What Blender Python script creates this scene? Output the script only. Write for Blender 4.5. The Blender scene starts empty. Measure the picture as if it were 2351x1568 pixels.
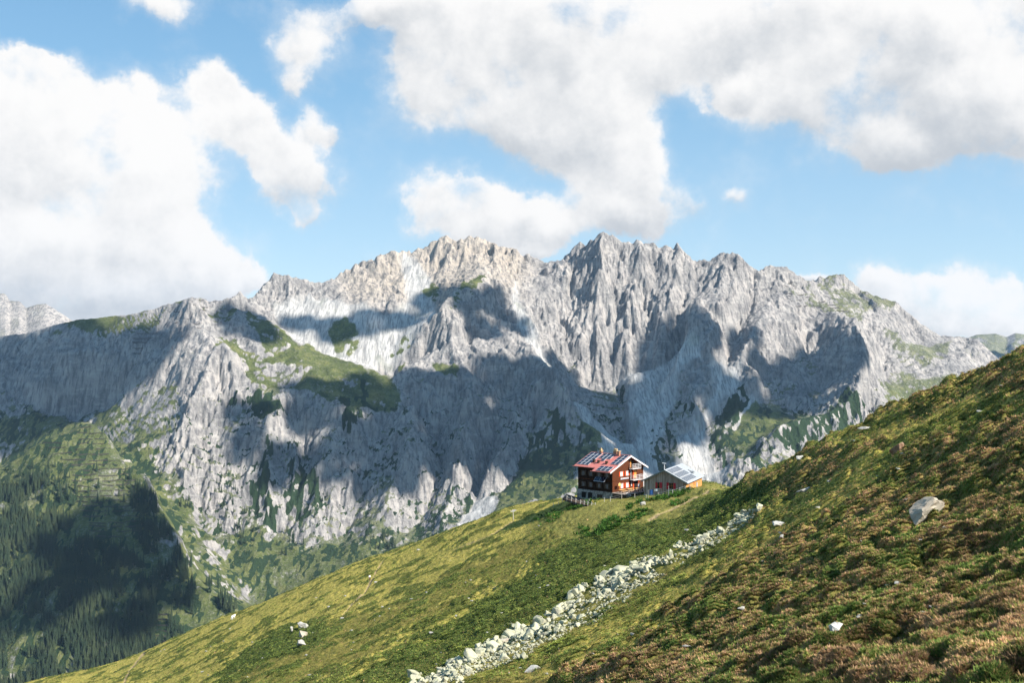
import bpy, bmesh, math, random, time
import numpy as np
from mathutils import Vector, Matrix
from mathutils.geometry import delaunay_2d_cdt
T0 = time.time()
scene = bpy.context.scene
COL = scene.collection
F = 2611.0            # focal length in units of the layout sheet (2350 x 1568)
CX, CY = 1175.0, 784.0
rng = np.random.default_rng(7)
random.seed(7)

# ------------------------------------------------------------------ basics
def world_pt(px, py, Y):
    return Vector(((px - CX) / F * Y, Y, (CY - py) / F * Y))

def tag(o, label=None, cat=None, group=None, kind=None):
    if label: o['label'] = label
    if cat: o['category'] = cat
    if group: o['group'] = group
    if kind: o['kind'] = kind
    return o

def link(o, parent=None):
    COL.objects.link(o)
    if parent is not None: o.parent = parent
    return o

def np_mesh(name, V, Fc, mats=(), attrs=None, smooth=True, midx=None):
    """V (n,3) float, Fc (m,k) int with k = 3 or 4"""
    me = bpy.data.meshes.new(name)
    n, m, k = len(V), len(Fc), Fc.shape[1]
    me.vertices.add(n); me.vertices.foreach_set('co', np.ascontiguousarray(V, dtype=np.float32).ravel())
    me.loops.add(m * k); me.loops.foreach_set('vertex_index', np.ascontiguousarray(Fc, dtype=np.int32).ravel())
    me.polygons.add(m)
    me.polygons.foreach_set('loop_start', np.arange(0, m * k, k, dtype=np.int32))
    me.polygons.foreach_set('loop_total', np.full(m, k, dtype=np.int32))
    me.polygons.foreach_set('use_smooth', np.full(m, smooth, dtype=bool))
    if midx is not None: me.polygons.foreach_set('material_index', midx.astype(np.int32))
    for ma in mats: me.materials.append(ma)
    for an, av in (attrs or {}).items():
        if av.ndim == 2:
            a = me.attributes.new(an, 'FLOAT_VECTOR', 'POINT'); a.data.foreach_set('vector', np.ascontiguousarray(av, dtype=np.float32).ravel())
        else:
            a = me.attributes.new(an, 'FLOAT', 'POINT'); a.data.foreach_set('value', np.ascontiguousarray(av, dtype=np.float32))
    me.update(); me.validate()
    return me

# ------------------------------------------------------------------ numpy noise
def _h(ix, iy, seed):
    n = (ix * np.int64(374761393) + iy * np.int64(668265263) + np.int64(seed * 974711 + 1013)) & 0xffffffff
    n = ((n ^ (n >> 13)) * np.int64(1274126177)) & 0xffffffff
    n = ((n ^ (n >> 15)) * np.int64(2246822519)) & 0xffffffff
    n = n ^ (n >> 16)
    return (n & 0xffff).astype(np.float32) / 65535.0

def vnoise(x, y, seed=0):
    xf = np.floor(x); yf = np.floor(y)
    ix = xf.astype(np.int64); iy = yf.astype(np.int64)
    fx = (x - xf).astype(np.float32); fy = (y - yf).astype(np.float32)
    ux = fx * fx * fx * (fx * (fx * 6 - 15) + 10); uy = fy * fy * fy * (fy * (fy * 6 - 15) + 10)
    a = _h(ix, iy, seed); b = _h(ix + 1, iy, seed); c = _h(ix, iy + 1, seed); d = _h(ix + 1, iy + 1, seed)
    return (a + (b - a) * ux) * (1 - uy) + (c + (d - c) * ux) * uy

def fbm(x, y, seed=0, octv=5, gain=0.5, lac=2.03):
    s = 0; a = 1.0; t = 0
    for i in range(octv):
        s = s + a * (vnoise(x, y, seed + i * 17) * 2 - 1); t += a
        a *= gain; x = x * lac + 13.7; y = y * lac + 7.1
    return s / t

def ridged(x, y, seed=0, octv=5, gain=0.5, lac=2.07):
    s = 0; a = 1.0; t = 0; w = 1.0
    for i in range(octv):
        n = 1 - np.abs(vnoise(x, y, seed + i * 31) * 2 - 1)
        n = n * n * w; s = s + a * n; t += a
        w = np.clip(n * 1.6, 0, 1)
        a *= gain; x = x * lac + 3.1; y = y * lac + 9.7
    return s / t

def blur(Z, sx, sy):
    def k(s):
        r = max(1, int(3 * s)); g = np.exp(-0.5 * (np.arange(-r, r + 1) / s) ** 2); return g / g.sum(), r
    for ax, s in ((1, sx), (0, sy)):
        if s <= 0: continue
        g, r = k(s)
        P = np.pad(Z, [(r, r) if i == ax else (0, 0) for i in range(2)], mode='edge')
        out = np.zeros_like(Z)
        for i, w in enumerate(g):
            out += w * (P[:, i:i + Z.shape[1]] if ax == 1 else P[i:i + Z.shape[0], :])
        Z = out
    return Z

def inpoly(px, py, poly):
    """soft-less point in polygon for arrays"""
    ins = np.zeros(px.shape, bool)
    n = len(poly)
    xs = [p[0] for p in poly]; ys = [p[1] for p in poly]
    bb = (px >= min(xs)) & (px <= max(xs)) & (py >= min(ys)) & (py <= max(ys))
    idx = np.nonzero(bb)
    x = px[idx]; y = py[idx]; r = np.zeros(x.shape, bool)
    j = n - 1
    for i in range(n):
        xi, yi = poly[i]; xj, yj = poly[j]
        if yi != yj:
            r ^= ((yi > y) != (yj > y)) & (x < (xj - xi) * (y - yi) / (yj - yi) + xi)
        j = i
    ins[idx] = r
    return ins

def sstep(a, b, x):
    t = np.clip((x - a) / (b - a), 0, 1); return t * t * (3 - 2 * t)

# ------------------------------------------------------------------ node helpers
class NT:
    def __init__(s, tree): s.t = tree; s.n = tree.nodes; s.l = tree.links
    def node(s, typ, **kw):
        nd = s.n.new(typ)
        for k, v in kw.items(): setattr(nd, k, v)
        return nd
    def put(s, sock, v):
        if v is None: return
        if hasattr(v, 'is_output'): s.l.new(v, sock)
        elif isinstance(v, (tuple, list)):
            try: sock.default_value = v
            except Exception: sock.default_value = (*v, 1.0)
        else: sock.default_value = v
    def math(s, op, a, b=None, c=None, clamp=False):
        nd = s.node('ShaderNodeMath', operation=op, use_clamp=clamp)
        s.put(nd.inputs[0], a); s.put(nd.inputs[1], b); s.put(nd.inputs[2], c)
        return nd.outputs[0]
    def vmath(s, op, a, b=None, c=None, out=0):
        nd = s.node('ShaderNodeVectorMath', operation=op)
        s.put(nd.inputs[0], a)
        if op == 'SCALE': s.put(nd.inputs['Scale'], b)
        else: s.put(nd.inputs[1], b)
        s.put(nd.inputs[2], c)
        return nd.outputs[out]
    def mix(s, f, a, b, typ='MIX'):
        nd = s.node('ShaderNodeMix', data_type='RGBA', blend_type=typ)
        s.put(nd.inputs[0], f); s.put(nd.inputs[6], a); s.put(nd.inputs[7], b)
        return nd.outputs[2]
    def noise(s, vec, scale, detail=4, rough=0.55, dist=0.0, out=0):
        nd = s.node('ShaderNodeTexNoise'); s.put(nd.inputs['Vector'], vec)
        s.put(nd.inputs['Scale'], scale); s.put(nd.inputs['Detail'], detail); s.put(nd.inputs['Roughness'], rough); s.put(nd.inputs['Distortion'], dist)
        return nd.outputs[out]
    def ramp(s, f, stops, interp='LINEAR'):
        nd = s.node('ShaderNodeValToRGB'); s.put(nd.inputs[0], f); cr = nd.color_ramp; cr.interpolation = interp
        while len(cr.elements) < len(stops): cr.elements.new(0.5)
        for e, (p, c) in zip(cr.elements, stops):
            e.position = p; e.color = (c, c, c, 1) if not isinstance(c, (tuple, list)) else (*c[:3], 1)
        return nd.outputs[0]
    def maprange(s, v, a, b, c=0.0, d=1.0, smooth=True):
        nd = s.node('ShaderNodeMapRange'); nd.interpolation_type = 'SMOOTHSTEP' if smooth else 'LINEAR'
        s.put(nd.inputs[0], v); s.put(nd.inputs[1], a); s.put(nd.inputs[2], b); s.put(nd.inputs[3], c); s.put(nd.inputs[4], d)
        return nd.outputs[0]
    def attr(s, name, out='Fac'):
        nd = s.node('ShaderNodeAttribute', attribute_name=name); return nd.outputs[out]

def new_mat(name):
    m = bpy.data.materials.new(name); m.use_nodes = True
    nt = NT(m.node_tree); nt.n.clear()
    out = nt.node('ShaderNodeOutputMaterial'); b = nt.node('ShaderNodeBsdfPrincipled')
    nt.l.new(b.outputs[0], out.inputs[0]); b.inputs['Specular IOR Level'].default_value = 0.25
    b.inputs['Roughness'].default_value = 0.85
    return m, nt, b

def pos(nt):
    return nt.node('ShaderNodeNewGeometry').outputs['Position']

def flat_mat(name, col, rough=0.7, var=0.25, scale=3.0, metal=0.0, bump=0.0, stretch=(1, 1, 1), spec=0.3):
    """one colour with mottling of its own: dirt, weathering"""
    m, nt, b = new_mat(name)
    tc = nt.node('ShaderNodeTexCoord').outputs['Object']
    v = nt.vmath('MULTIPLY', tc, stretch)
    n = nt.noise(v, scale, 5, 0.6)
    f = nt.maprange(n, 0.3, 0.7, 1 - var, 1 + var)
    c = nt.vmath('SCALE', tuple(col), f)
    nt.put(b.inputs['Base Color'], c)
    b.inputs['Roughness'].default_value = rough; b.inputs['Metallic'].default_value = metal
    b.inputs['Specular IOR Level'].default_value = spec
    if bump:
        bp = nt.node('ShaderNodeBump'); bp.inputs['Strength'].default_value = bump; bp.inputs['Distance'].default_value = 0.05
        nt.put(bp.inputs['Height'], n); nt.put(b.inputs['Normal'], bp.outputs[0])
    return m
# ------------------------------------------------------------------ far side of the valley: one height field
# control lines (sheet x, sheet y, distance); the height of each point follows from them
SKYLINE = [(-260,800,4750),(-120,785,4700),(0,772,4700),(60,765,4700),(120,748,4650),(175,735,4600),(250,727,4600),(300,722,4550),(350,710,4500),(400,695,4450),
 (430,684,4400),(455,682,4400),(480,690,4420),(530,684,4500),(552,668,4550),(572,688,4600),(600,660,4700),(628,628,4750),(642,626,4750),(662,634,4750),(700,640,4780),
 (748,648,4800),(780,628,4850),(812,612,4880),(830,597,4900),(860,592,4900),(895,575,4950),(920,580,4970),(950,575,5000),(985,560,5000),(1012,545,5000),(1030,540,5000),(1052,552,5000),(1068,546,5000),
 (1095,544,5000),(1120,552,5000),(1145,564,5020),(1165,568,5050),(1185,574,5100),(1200,592,5100),(1215,584,5100),(1235,594,5120),(1255,602,5150),(1285,596,5120),(1305,582,5100),(1320,560,5090),
 (1332,553,5080),(1345,563,5060),(1360,550,5030),(1373,540,5000),(1385,534,5000),(1400,538,5000),(1415,545,5000),(1432,556,5000),(1450,560,5000),(1464,551,5000),(1480,560,5000),(1500,556,5000),(1512,566,5000),(1530,560,5000),(1545,572,5000),(1556,556,5000),
 (1572,578,4980),(1588,594,4980),(1620,597,4980),(1642,590,4960),(1660,579,4950),(1685,581,4950),(1705,594,4950),(1722,608,4960),(1742,624,4980),(1756,614,4980),(1785,610,4980),(1805,612,4980),
 (1830,630,5000),(1850,640,5050),(1870,640,5150),(1905,633,5200),(1938,630,5200),(1950,645,5180),(1972,662,5160),(1992,673,5150),(2030,686,5120),(2055,692,5100),(2068,704,5080),(2090,722,5060),(2115,744,5050),
 (2160,771,5050),(2200,773,5050),(2243,778,5000),(2265,800,4950),(2292,824,4900),(2330,860,4850),(2420,920,4800),(2620,1000,4800)]
LINES = [
 # left wall under cloud shade
 [(-260,940,4420),(-120,935,4410),(0,925,4400),(80,915,4390),(160,920,4370),(230,905,4330)],
 [(-260,1080,4150),(-120,1070,4150),(0,1050,4150),(100,1010,4150),(200,975,4130),(265,955,4100)],
 [(60,765,4700),(40,850,4530),(60,915,4420)], [(175,735,4600),(150,820,4460),(110,880,4400)], [(250,727,4600),(240,800,4440),(260,900,4290)],
 # stepped pyramid and its couloir
 [(455,682,4400),(450,740,4300),(430,800,4200),(400,870,4110),(340,950,4020),(300,1010,3930)],
 [(400,695,4450),(370,760,4360),(320,840,4270),(265,930,4160)],
 [(520,700,4440),(560,790,4290),(610,860,4180),(660,900,4110)],
 [(575,690,4600),(610,732,4470),(680,790,4390),(760,828,4310),(860,852,4260),(920,890,4180)],
 [(495,815,4160),(478,880,4040),(450,950,3920),(440,1040,3790),(450,1140,3640),(470,1230,3480)],
 [(560,880,4090),(540,960,3960),(520,1060,3800),(500,1160,3630)],
 # meadow bench and its lip
 [(640,900,4080),(700,905,4060),(780,935,4030),(860,945,4040),(930,935,4080)],
 [(700,840,4220),(780,870,4180),(860,890,4160)],
 # cliffs under the bench: ribs and gullies
 [(640,930,4010),(625,1010,3870),(590,1100,3730),(545,1200,3580),(520,1290,3450)],
 [(700,985,3960),(690,1090,3790),(640,1200,3610),(590,1300,3440),(585,1390,3300)],
 [(790,955,3980),(760,1050,3830),(725,1130,3710),(700,1240,3550),(690,1340,3380)],
 [(890,970,4010),(850,1060,3860),(805,1170,3680),(760,1270,3490),(740,1320,3380)],
 [(960,950,4030),(935,1030,3880),(905,1110,3750),(870,1200,3590),(835,1280,3440)],
 [(1015,980,4040),(1005,1060,3890),(970,1150,3720),(935,1240,3520)],
 [(1060,850,4230),(1085,940,4050),(1060,1040,3870),(1035,1130,3710),(1005,1230,3500)],
 [(1150,900,4200),(1140,1000,4010),(1110,1090,3850),(1070,1190,3600)],
 [(1190,850,4290),(1200,930,4110),(1170,1000,3960),(1130,1080,3780)],
 [(1235,960,4070),(1190,1070,3850),(1105,1182,3600),(1085,1240,3450)],
 # left cirque: cliff foot and scree floor
 [(605,712,4590),(660,700,4630),(700,700,4640),(780,690,4660),(850,722,4570),(900,715,4620),(960,725,4590)],
 [(650,757,4490),(740,802,4420),(870,836,4370),(895,828,4390)],
 [(880,575,4950),(875,640,4800),(845,660,4740),(850,720,4570)],
 [(945,580,5000),(935,640,4830),(930,700,4660),(895,820,4400)],
 [(1030,540,5000),(1000,620,4860),(975,680,4710)],
 [(748,648,4800),(752,690,4670)], [(642,626,4750),(650,690,4640)],
 # spur with a dark green head
 [(1095,544,5000),(1088,600,4880),(1116,630,4760),(1062,672,4630),(1006,740,4470),(1030,792,4370),(1060,850,4240)],
 [(1145,564,5020),(1160,630,4830),(1130,690,4660),(1150,760,4520),(1200,800,4410),(1225,815,4360),(1295,920,4080),(1365,1003,3930),(1372,1040,3840),(1340,1100,3700),(1310,1150,3580)],
 [(1205,600,5080),(1190,650,4850),(1197,700,4700),(1246,822,4430),(1305,910,4250),(1400,1000,4050),(1450,1050,3930),(1500,1110,3800)],
 # the great face
 [(1340,562,5060),(1302,630,4930),(1255,700,4780),(1226,745,4650),(1252,800,4520)],
 [(1320,600,5030),(1310,680,4860),(1290,770,4650)],
 [(1385,530,5000),(1375,620,4850),(1365,700,4740),(1350,780,4620),(1340,842,4540)],
 [(1432,556,5000),(1418,640,4870),(1410,740,4700),(1400,842,4545)],
 [(1464,551,5000),(1455,640,4840),(1440,730,4690),(1430,800,4590)],
 [(1512,566,5000),(1500,660,4850),(1480,750,4690),(1470,830,4550)],
 [(1556,556,5000),(1545,640,4830),(1520,720,4680),(1505,800,4560)],
 [(1588,594,4980),(1590,660,4850),(1560,730,4700),(1530,820,4530)],
 [(1260,815,4500),(1330,846,4530),(1420,850,4540),(1480,832,4540)],
 # ribs right of the face
 [(1660,579,4950),(1640,670,4760),(1602,715,4650),(1572,760,4550),(1552,830,4410),(1570,880,4310),(1600,960,4120)],
 [(1685,581,4950),(1690,660,4790),(1660,740,4610),(1625,800,4470)],
 [(1742,624,4980),(1732,690,4830),(1705,745,4680),(1685,800,4540),(1660,850,4400),(1640,900,4280),(1600,1000,4080),(1640,1106,3860)],
 [(1785,610,4980),(1775,690,4800),(1745,760,4600),(1700,830,4430)],
 [(1805,612,4980),(1830,690,4840),(1800,740,4680),(1770,800,4540),(1740,850,4420)],
 [(1850,640,5050),(1862,700,4880),(1850,760,4720),(1825,850,4460),(1780,900,4320),(1720,930,4230),(1690,980,4120)],
 [(1905,633,5200),(1900,680,5000),(1902,720,4800),(1935,730,4730),(1962,745,4640),(1975,800,4500),(1985,850,4390),(1962,935,4180),(1905,965,4090),(1800,1005,3950),(1725,1080,3770)],
 [(1880,800,4600),(1890,880,4400),(1850,940,4230),(1780,970,4120),(1720,1030,3960)],
 [(1740,880,4330),(1700,900,4290),(1690,960,4150),(1665,1040,3960)],
 [(1590,770,4620),(1545,840,4480),(1505,900,4340),(1465,1000,4080),(1455,1050,3950)],
 [(1560,930,4230),(1525,1000,4060),(1520,1070,3890)],
 [(1420,860,4510),(1430,940,4280),(1440,1010,4090)],
 # right-hand side
 [(1992,673,5150),(1985,730,4950),(2012,790,4760),(2030,860,4540),(2055,930,4320),(2065,965,4220)],
 [(2055,692,5100),(2045,750,4920),(2075,790,4830),(2100,850,4640),(2090,930,4400),(2060,990,4180)],
 [(2115,744,5050),(2110,782,4930),(2170,800,4880),(2220,810,4830)],
 [(2150,830,4740),(2150,900,4520),(2110,960,4330)], [(2243,778,5000),(2225,850,4700),(2180,910,4500),(2130,960,4330)],
 [(2000,850,4450),(1990,940,4240),(2000,1030,3990)],
 # forest spur in front on the left
 [(-260,1170,3150),(-100,1115,3200),(0,1075,3250),(60,1035,3280),(110,1008,3310),(160,992,3340),(215,967,3370),(250,1005,3300),(290,1058,3220),(345,1130,3120),(400,1218,3020),(440,1305,2920),(500,1370,2820),(570,1430,2720),(640,1500,2640)],
 [(215,967,3370),(225,1080,3160),(235,1180,3000),(230,1300,2840),(260,1420,2700),(300,1568,2550)],
 [(60,1035,3280),(80,1160,3080),(60,1300,2880),(40,1440,2710),(20,1600,2560)],
 [(345,1130,3120),(330,1230,2970),(340,1340,2830),(390,1450,2700),(450,1568,2560)],
 [(150,1080,3150),(150,1200,3000),(140,1330,2820),(150,1450,2680),(160,1600,2540)],
 [(-260,1400,2800),(-150,1500,2680),(-260,1700,2500)],
 # the trough behind that spur
 [(-260,1260,3500),(-100,1200,3500),(0,1170,3560),(110,1110,3600),(215,1080,3650),(290,1110,3560),(350,1160,3430),(420,1262,3300),(480,1345,3200),(590,1396,3120),(700,1450,3050)],
 [(300,1030,3830),(340,1090,3680),(420,1190,3480),(500,1320,3280)],
]
HIDDEN = []  # valley bottom and back slopes, given as (sheet x, distance, height)
for px_ in range(-260, 2640, 140):
    HIDDEN += [(px_, 1500, -1010), (px_, 2000, -960), (px_, 2350, -900)]
    if px_ > 620: HIDDEN += [(px_, 2900, -840)]
    if px_ > 1050: HIDDEN += [(px_, 3350, -760)]
    HIDDEN += [(px_, 6600, -700)]
for px_, py_, Y_ in SKYLINE[::3]:
    HIDDEN += [(px_, Y_ + 380, (CY - py_) / F * Y_ - 300)]

NU, US = 1500, 0.56
ROWS = np.concatenate([np.arange(1500, 2450, 35), np.arange(2450, 5240, 4.6), np.arange(5240, 6600, 45)]).astype(np.float64)
NR = len(ROWS)
UC = np.linspace(-US, US, NU)

def build_tin():
    P = []; Zs = []
    def add(px, Y, z): P.append(((px - CX) / F * 4300, Y)); Zs.append(z)
    for ln in [SKYLINE] + LINES:
        for (a, b) in zip(ln[:-1], ln[1:]):
            za = (CY - a[1]) / F * a[2]; zb = (CY - b[1]) / F * b[2]
            L = math.hypot((b[0] - a[0]) / F * 4300, b[2] - a[2]); n = max(1, int(L / 35))
            for i in range(n):
                t = i / n; add(a[0] + (b[0] - a[0]) * t, a[2] + (b[2] - a[2]) * t, za + (zb - za) * t)
        add(ln[-1][0], ln[-1][2], (CY - ln[-1][1]) / F * ln[-1][2])
    for px_, Y_, z_ in HIDDEN: add(px_, Y_, z_)
    vo, _, fo, orig, _, _ = delaunay_2d_cdt([Vector(p) for p in P], [], [], 0, 1e-4)
    zz = [np.mean([Zs[k] for k in o]) if o else 0 for o in orig]
    X = np.array([v[0] for v in vo]); Yv = np.array([v[1] for v in vo]); zz = np.array(zz)
    gx = UC * 4300
    Z = np.full((NR, NU), np.nan)
    for f in fo:
        a, b, c = f[:3]
        x0, x1 = X[[a, b, c]].min(), X[[a, b, c]].max(); y0, y1 = Yv[[a, b, c]].min(), Yv[[a, b, c]].max()
        i0, i1 = np.searchsorted(gx, x0 - 1e-6), np.searchsorted(gx, x1 + 1e-6)
        j0, j1 = np.searchsorted(ROWS, y0 - 1e-6), np.searchsorted(ROWS, y1 + 1e-6)
        if i1 <= i0 or j1 <= j0: continue
        GX, GY = np.meshgrid(gx[i0:i1], ROWS[j0:j1])
        d = (Yv[b] - Yv[c]) * (X[a] - X[c]) + (X[c] - X[b]) * (Yv[a] - Yv[c])
        if abs(d) < 1e-9: continue
        w0 = ((Yv[b] - Yv[c]) * (GX - X[c]) + (X[c] - X[b]) * (GY - Yv[c])) / d
        w1 = ((Yv[c] - Yv[a]) * (GX - X[c]) + (X[a] - X[c]) * (GY - Yv[c])) / d
        w2 = 1 - w0 - w1
        m = (w0 >= -1e-6) & (w1 >= -1e-6) & (w2 >= -1e-6)
        S = Z[j0:j1, i0:i1]; S[m] = (w0 * zz[a] + w1 * zz[b] + w2 * zz[c])[m]
    bad = np.isnan(Z)
    if bad.any():
        for j in range(NR):
            r = Z[j]; g = ~np.isnan(r)
            Z[j] = np.interp(gx, gx[g], r[g]) if g.any() else -950
    return Z

def erosion(x, y, gx, gy, scale, seed):
    """gullies that run down the slope (gx, gy): cosine stripes across the fall line, one phase per jittered cell"""
    X = x / scale; Y = y / scale
    ix = np.floor(X); iy = np.floor(Y); fx = X - ix; fy = Y - iy
    ix = ix.astype(np.int64); iy = iy.astype(np.int64)
    dx, dy = -gy, gx
    va = 0; vdx = 0; vdy = 0; wt = 0
    for i in (-1, 0, 1):
        for j in (-1, 0, 1):
            hx = _h(ix + i, iy + j, seed) * 0.8 + 0.1; hy = _h(ix + i, iy + j, seed + 5) * 0.8 + 0.1
            px = fx - i - hx; py = fy - j - hy
            w = np.exp(-(px * px + py * py) * 2.2)
            mag = (px * dx + py * dy) * 6.2832
            va = va + np.cos(mag) * w; s = -np.sin(mag) * w
            vdx = vdx + s * dx; vdy = vdy + s * dy; wt = wt + w
    return va / wt, vdx / wt, vdy / wt

Zb = build_tin()
U2, Y2 = np.meshgrid(UC, ROWS); X2 = U2 * Y2
def resample(Z, dX, dY):
    """read Z with its sample points shifted by dX, dY metres"""
    fi = np.clip(((U2 + dX / Y2) + US) / (2 * US) * (NU - 1), 0, NU - 1.001)
    fj = np.clip(np.interp(Y2 + dY, ROWS, np.arange(NR)), 0, NR - 1.001)
    i = fi.astype(int); j = fj.astype(int); a = fi - i; b = fj - j
    return (Z[j, i] * (1 - a) + Z[j, i + 1] * a) * (1 - b) + (Z[j + 1, i] * (1 - a) + Z[j + 1, i + 1] * a) * b
w1 = fbm(X2 / 150, Y2 / 150, 3, 4); w2 = fbm(X2 / 150 + 31, Y2 / 150, 9, 4)
Zb = resample(blur(Zb, 1.5, 1.5), w1 * 26 + fbm(X2 / 90, Y2 / 90, 13, 3) * 16 * (Y2 < 3500), w2 * 20)
PX = CX + U2 * F

def slope_of(Z):
    gyv = np.gradient(Z, axis=0) / np.gradient(Y2, axis=0)
    gxv = np.gradient(Z, axis=1) / np.gradient(X2, axis=1)
    return gxv, gyv
# regions that are smooth (loose scree, meadow) and how strong the gullying is elsewhere
def mask_of(polys, PXw, PYw):
    m = np.zeros(PXw.shape, bool)
    for p in polys: m |= inpoly(PXw, PYw, p)
    return m.astype(np.float32)
SCREE = [
 [(625,690),(700,684),(750,688),(840,700),(880,728),(930,700),(925,640),(915,585),(960,590),(985,640),(1000,735),(940,790),(895,832),(840,842),(760,812),(700,792),(640,745)],
 [(1185,640),(1200,700),(1250,810),(1310,900),(1400,985),(1450,1020),(1500,1110),(1400,1110),(1390,1050),(1330,960),(1250,850),(1195,770),(1180,700)],
 [(1400,852),(1500,834),(1592,772),(1612,830),(1650,838),(1705,836),(1697,905),(1650,952),(1625,1020),(1672,1112),(1370,1112),(1385,1040),(1435,1000),(1420,930)],
 [(1715,890),(1745,905),(1735,950),(1690,1000),(1695,950)], [(865,878),(895,905),(905,925),(880,905)],
 [(222,1330),(242,1330),(258,1400),(238,1445),(222,1400)], [(50,1390),(82,1375),(44,1440),(0,1490),(-10,1470)],
 [(1095,1130),(1110,1130),(1150,1150),(1090,1240),(1050,1210)],
]
GRASS = [
 [(575,700),(625,745),(690,790),(780,820),(860,850),(905,880),(935,935),(890,955),(800,945),(740,935),(690,912),(640,905),(590,880),(540,835),(500,800),(478,830),(490,770),(540,790),(600,830),(590,780),(545,720)],
 [(270,905),(330,880),(400,890),(425,960),(390,1000),(350,1040),(335,1090),(300,1050),(230,965),(200,945)],
 [(-200,950),(0,945),(100,935),(200,955),(235,972),(150,1010),(0,1070),(-200,1090)],
 [(270,725),(330,716),(420,688),(395,720),(330,765),(240,775),(180,760),(90,765),(150,745)],
 [(455,682),(480,690),(540,690),(530,720),(500,720),(470,740)],
 [(1000,745),(1030,700),(1058,652),(1108,622),(1128,640),(1100,668),(1065,690),(1025,735)],
 [(962,672),(985,655),(1003,662),(1000,690),(978,692)], [(890,822),(915,785),(945,780),(945,792),(912,832)],
 [(757,762),(785,722),(815,742),(830,800),(806,822),(775,800)],
 [(1790,640),(1850,645),(1905,690),(1960,714),(1880,712),(1838,700)],
 [(1860,640),(1945,630),(1960,655),(2062,700),(2000,724),(1965,770),(1930,700)],
 [(2010,765),(2100,780),(2195,790),(2180,825),(2120,835),(2050,802)],
 [(2000,862),(2060,850),(2130,880),(2230,850),(2295,830),(2230,900),(2090,985),(2050,955)],
 [(1700,885),(1735,900),(1690,980),(1650,1000),(1665,1095),(1760,1085),(1740,1010),(1830,960),(1770,920)],
 [(1225,960),(1290,930),(1335,965),(1385,1012),(1378,1062),(1325,1100),(1335,1160),(1115,1200),(1180,1100)],
 [(400,1200),(470,1240),(600,1190),(700,1250),(860,1230),(900,1290),(700,1420),(590,1420),(480,1330)],
 [(320,1060),(420,1100),(480,1220),(570,1330),(620,1410),(540,1420),(440,1270),(380,1165)],
 [(215,955),(300,1055),(355,1130),(425,1240),(485,1340),(620,1440),(620,1800),(-400,1800),(-400,1180),(-50,1075),(100,995)],
 [(1000,830),(1050,840),(1060,880),(1020,880)], [(520,760),(560,800),(540,820)],
]
SHRUB = [
 [(1560,920),(1610,930),(1560,1000),(1545,1085),(1500,1095),(1522,1000)],
 [(1502,985),(1532,955),(1518,1085),(1494,1095)], [(1412,860),(1432,860),(1436,905),(1418,925)],
 [(590,895),(640,905),(648,965),(600,965),(560,950),(500,945),(540,925)], [(600,1040),(650,1000),(700,1050),(728,1100),(720,1185),(660,1210),(600,1195),(570,1110)],
 [(775,930),(815,925),(835,975),(800,990),(785,965)], [(830,880),(850,880),(850,950),(835,950)],
 [(1945,925),(1995,955),(1975,990),(1860,1025),(1720,1095),(1695,1070),(1800,1000),(1900,955)],
 [(1190,1010),(1290,960),(1370,1020),(1360,1070),(1250,1090),(1180,1130)], [(1640,985),(1720,1010),(1760,1070),(1660,1095)],
 [(1680,880),(1720,880),(1700,960),(1650,960)],
]

PY0 = CY - Zb / Y2 * F
wq1 = fbm(PX / 40, PY0 / 40, 51, 4) * 22; wq2 = fbm(PX / 40 + 50, PY0 / 40, 57, 4) * 22
RIB = [[(1572,836),(1628,826),(1645,880),(1604,960),(1562,1000),(1545,1085),(1500,1095),(1522,1000),(1548,930)], [(1398,856),(1426,848),(1444,930),(1458,1000),(1436,1012),(1412,930)], [(1655,905),(1690,900),(1650,955),(1640,990),(1615,1000)]]
rib = mask_of(RIB, PX + wq1 * .8, PY0 + wq2 * .8)
scree = blur(mask_of(SCREE, PX + wq1 * .7, PY0 + wq2 * .7) * (1 - .9 * rib), 2.0, 2.0)
grass = blur(mask_of(GRASS, PX + wq1, PY0 + wq2), 1.5, 2.0)
grass = grass * (1 - .42 * sstep(1740, 1800, PX) * sstep(1000, 850, PY0))
shrub = blur(mask_of(SHRUB, PX + wq1 * 1.4, PY0 + wq2 * 1.4), 1.0, 1.0)
soft = np.clip(scree * 1.0 + grass * 0.75, 0, 1)
soft = blur(soft, 3, 4)
_py = CY - Zb / Y2 * F
_nr = sstep(190, 50, _py - _py.min(0)[None, :])
_fz = (1 - _nr) * sstep(3400, 3600, Y2) * (1 - .55 * blur(mask_of([[(1230,700),(1340,540),(1570,540),(1600,640),(1540,740),(1500,830),(1330,850),(1250,800)]], PX, _py), 8, 8))
Zb = Zb + ((Zb - blur(Zb, 22, 22)) * 0.85 + (Zb - blur(Zb, 60, 60)) * 0.6) * _fz * (1 - .7 * soft)      # ribs and gullies cut deeper


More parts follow.
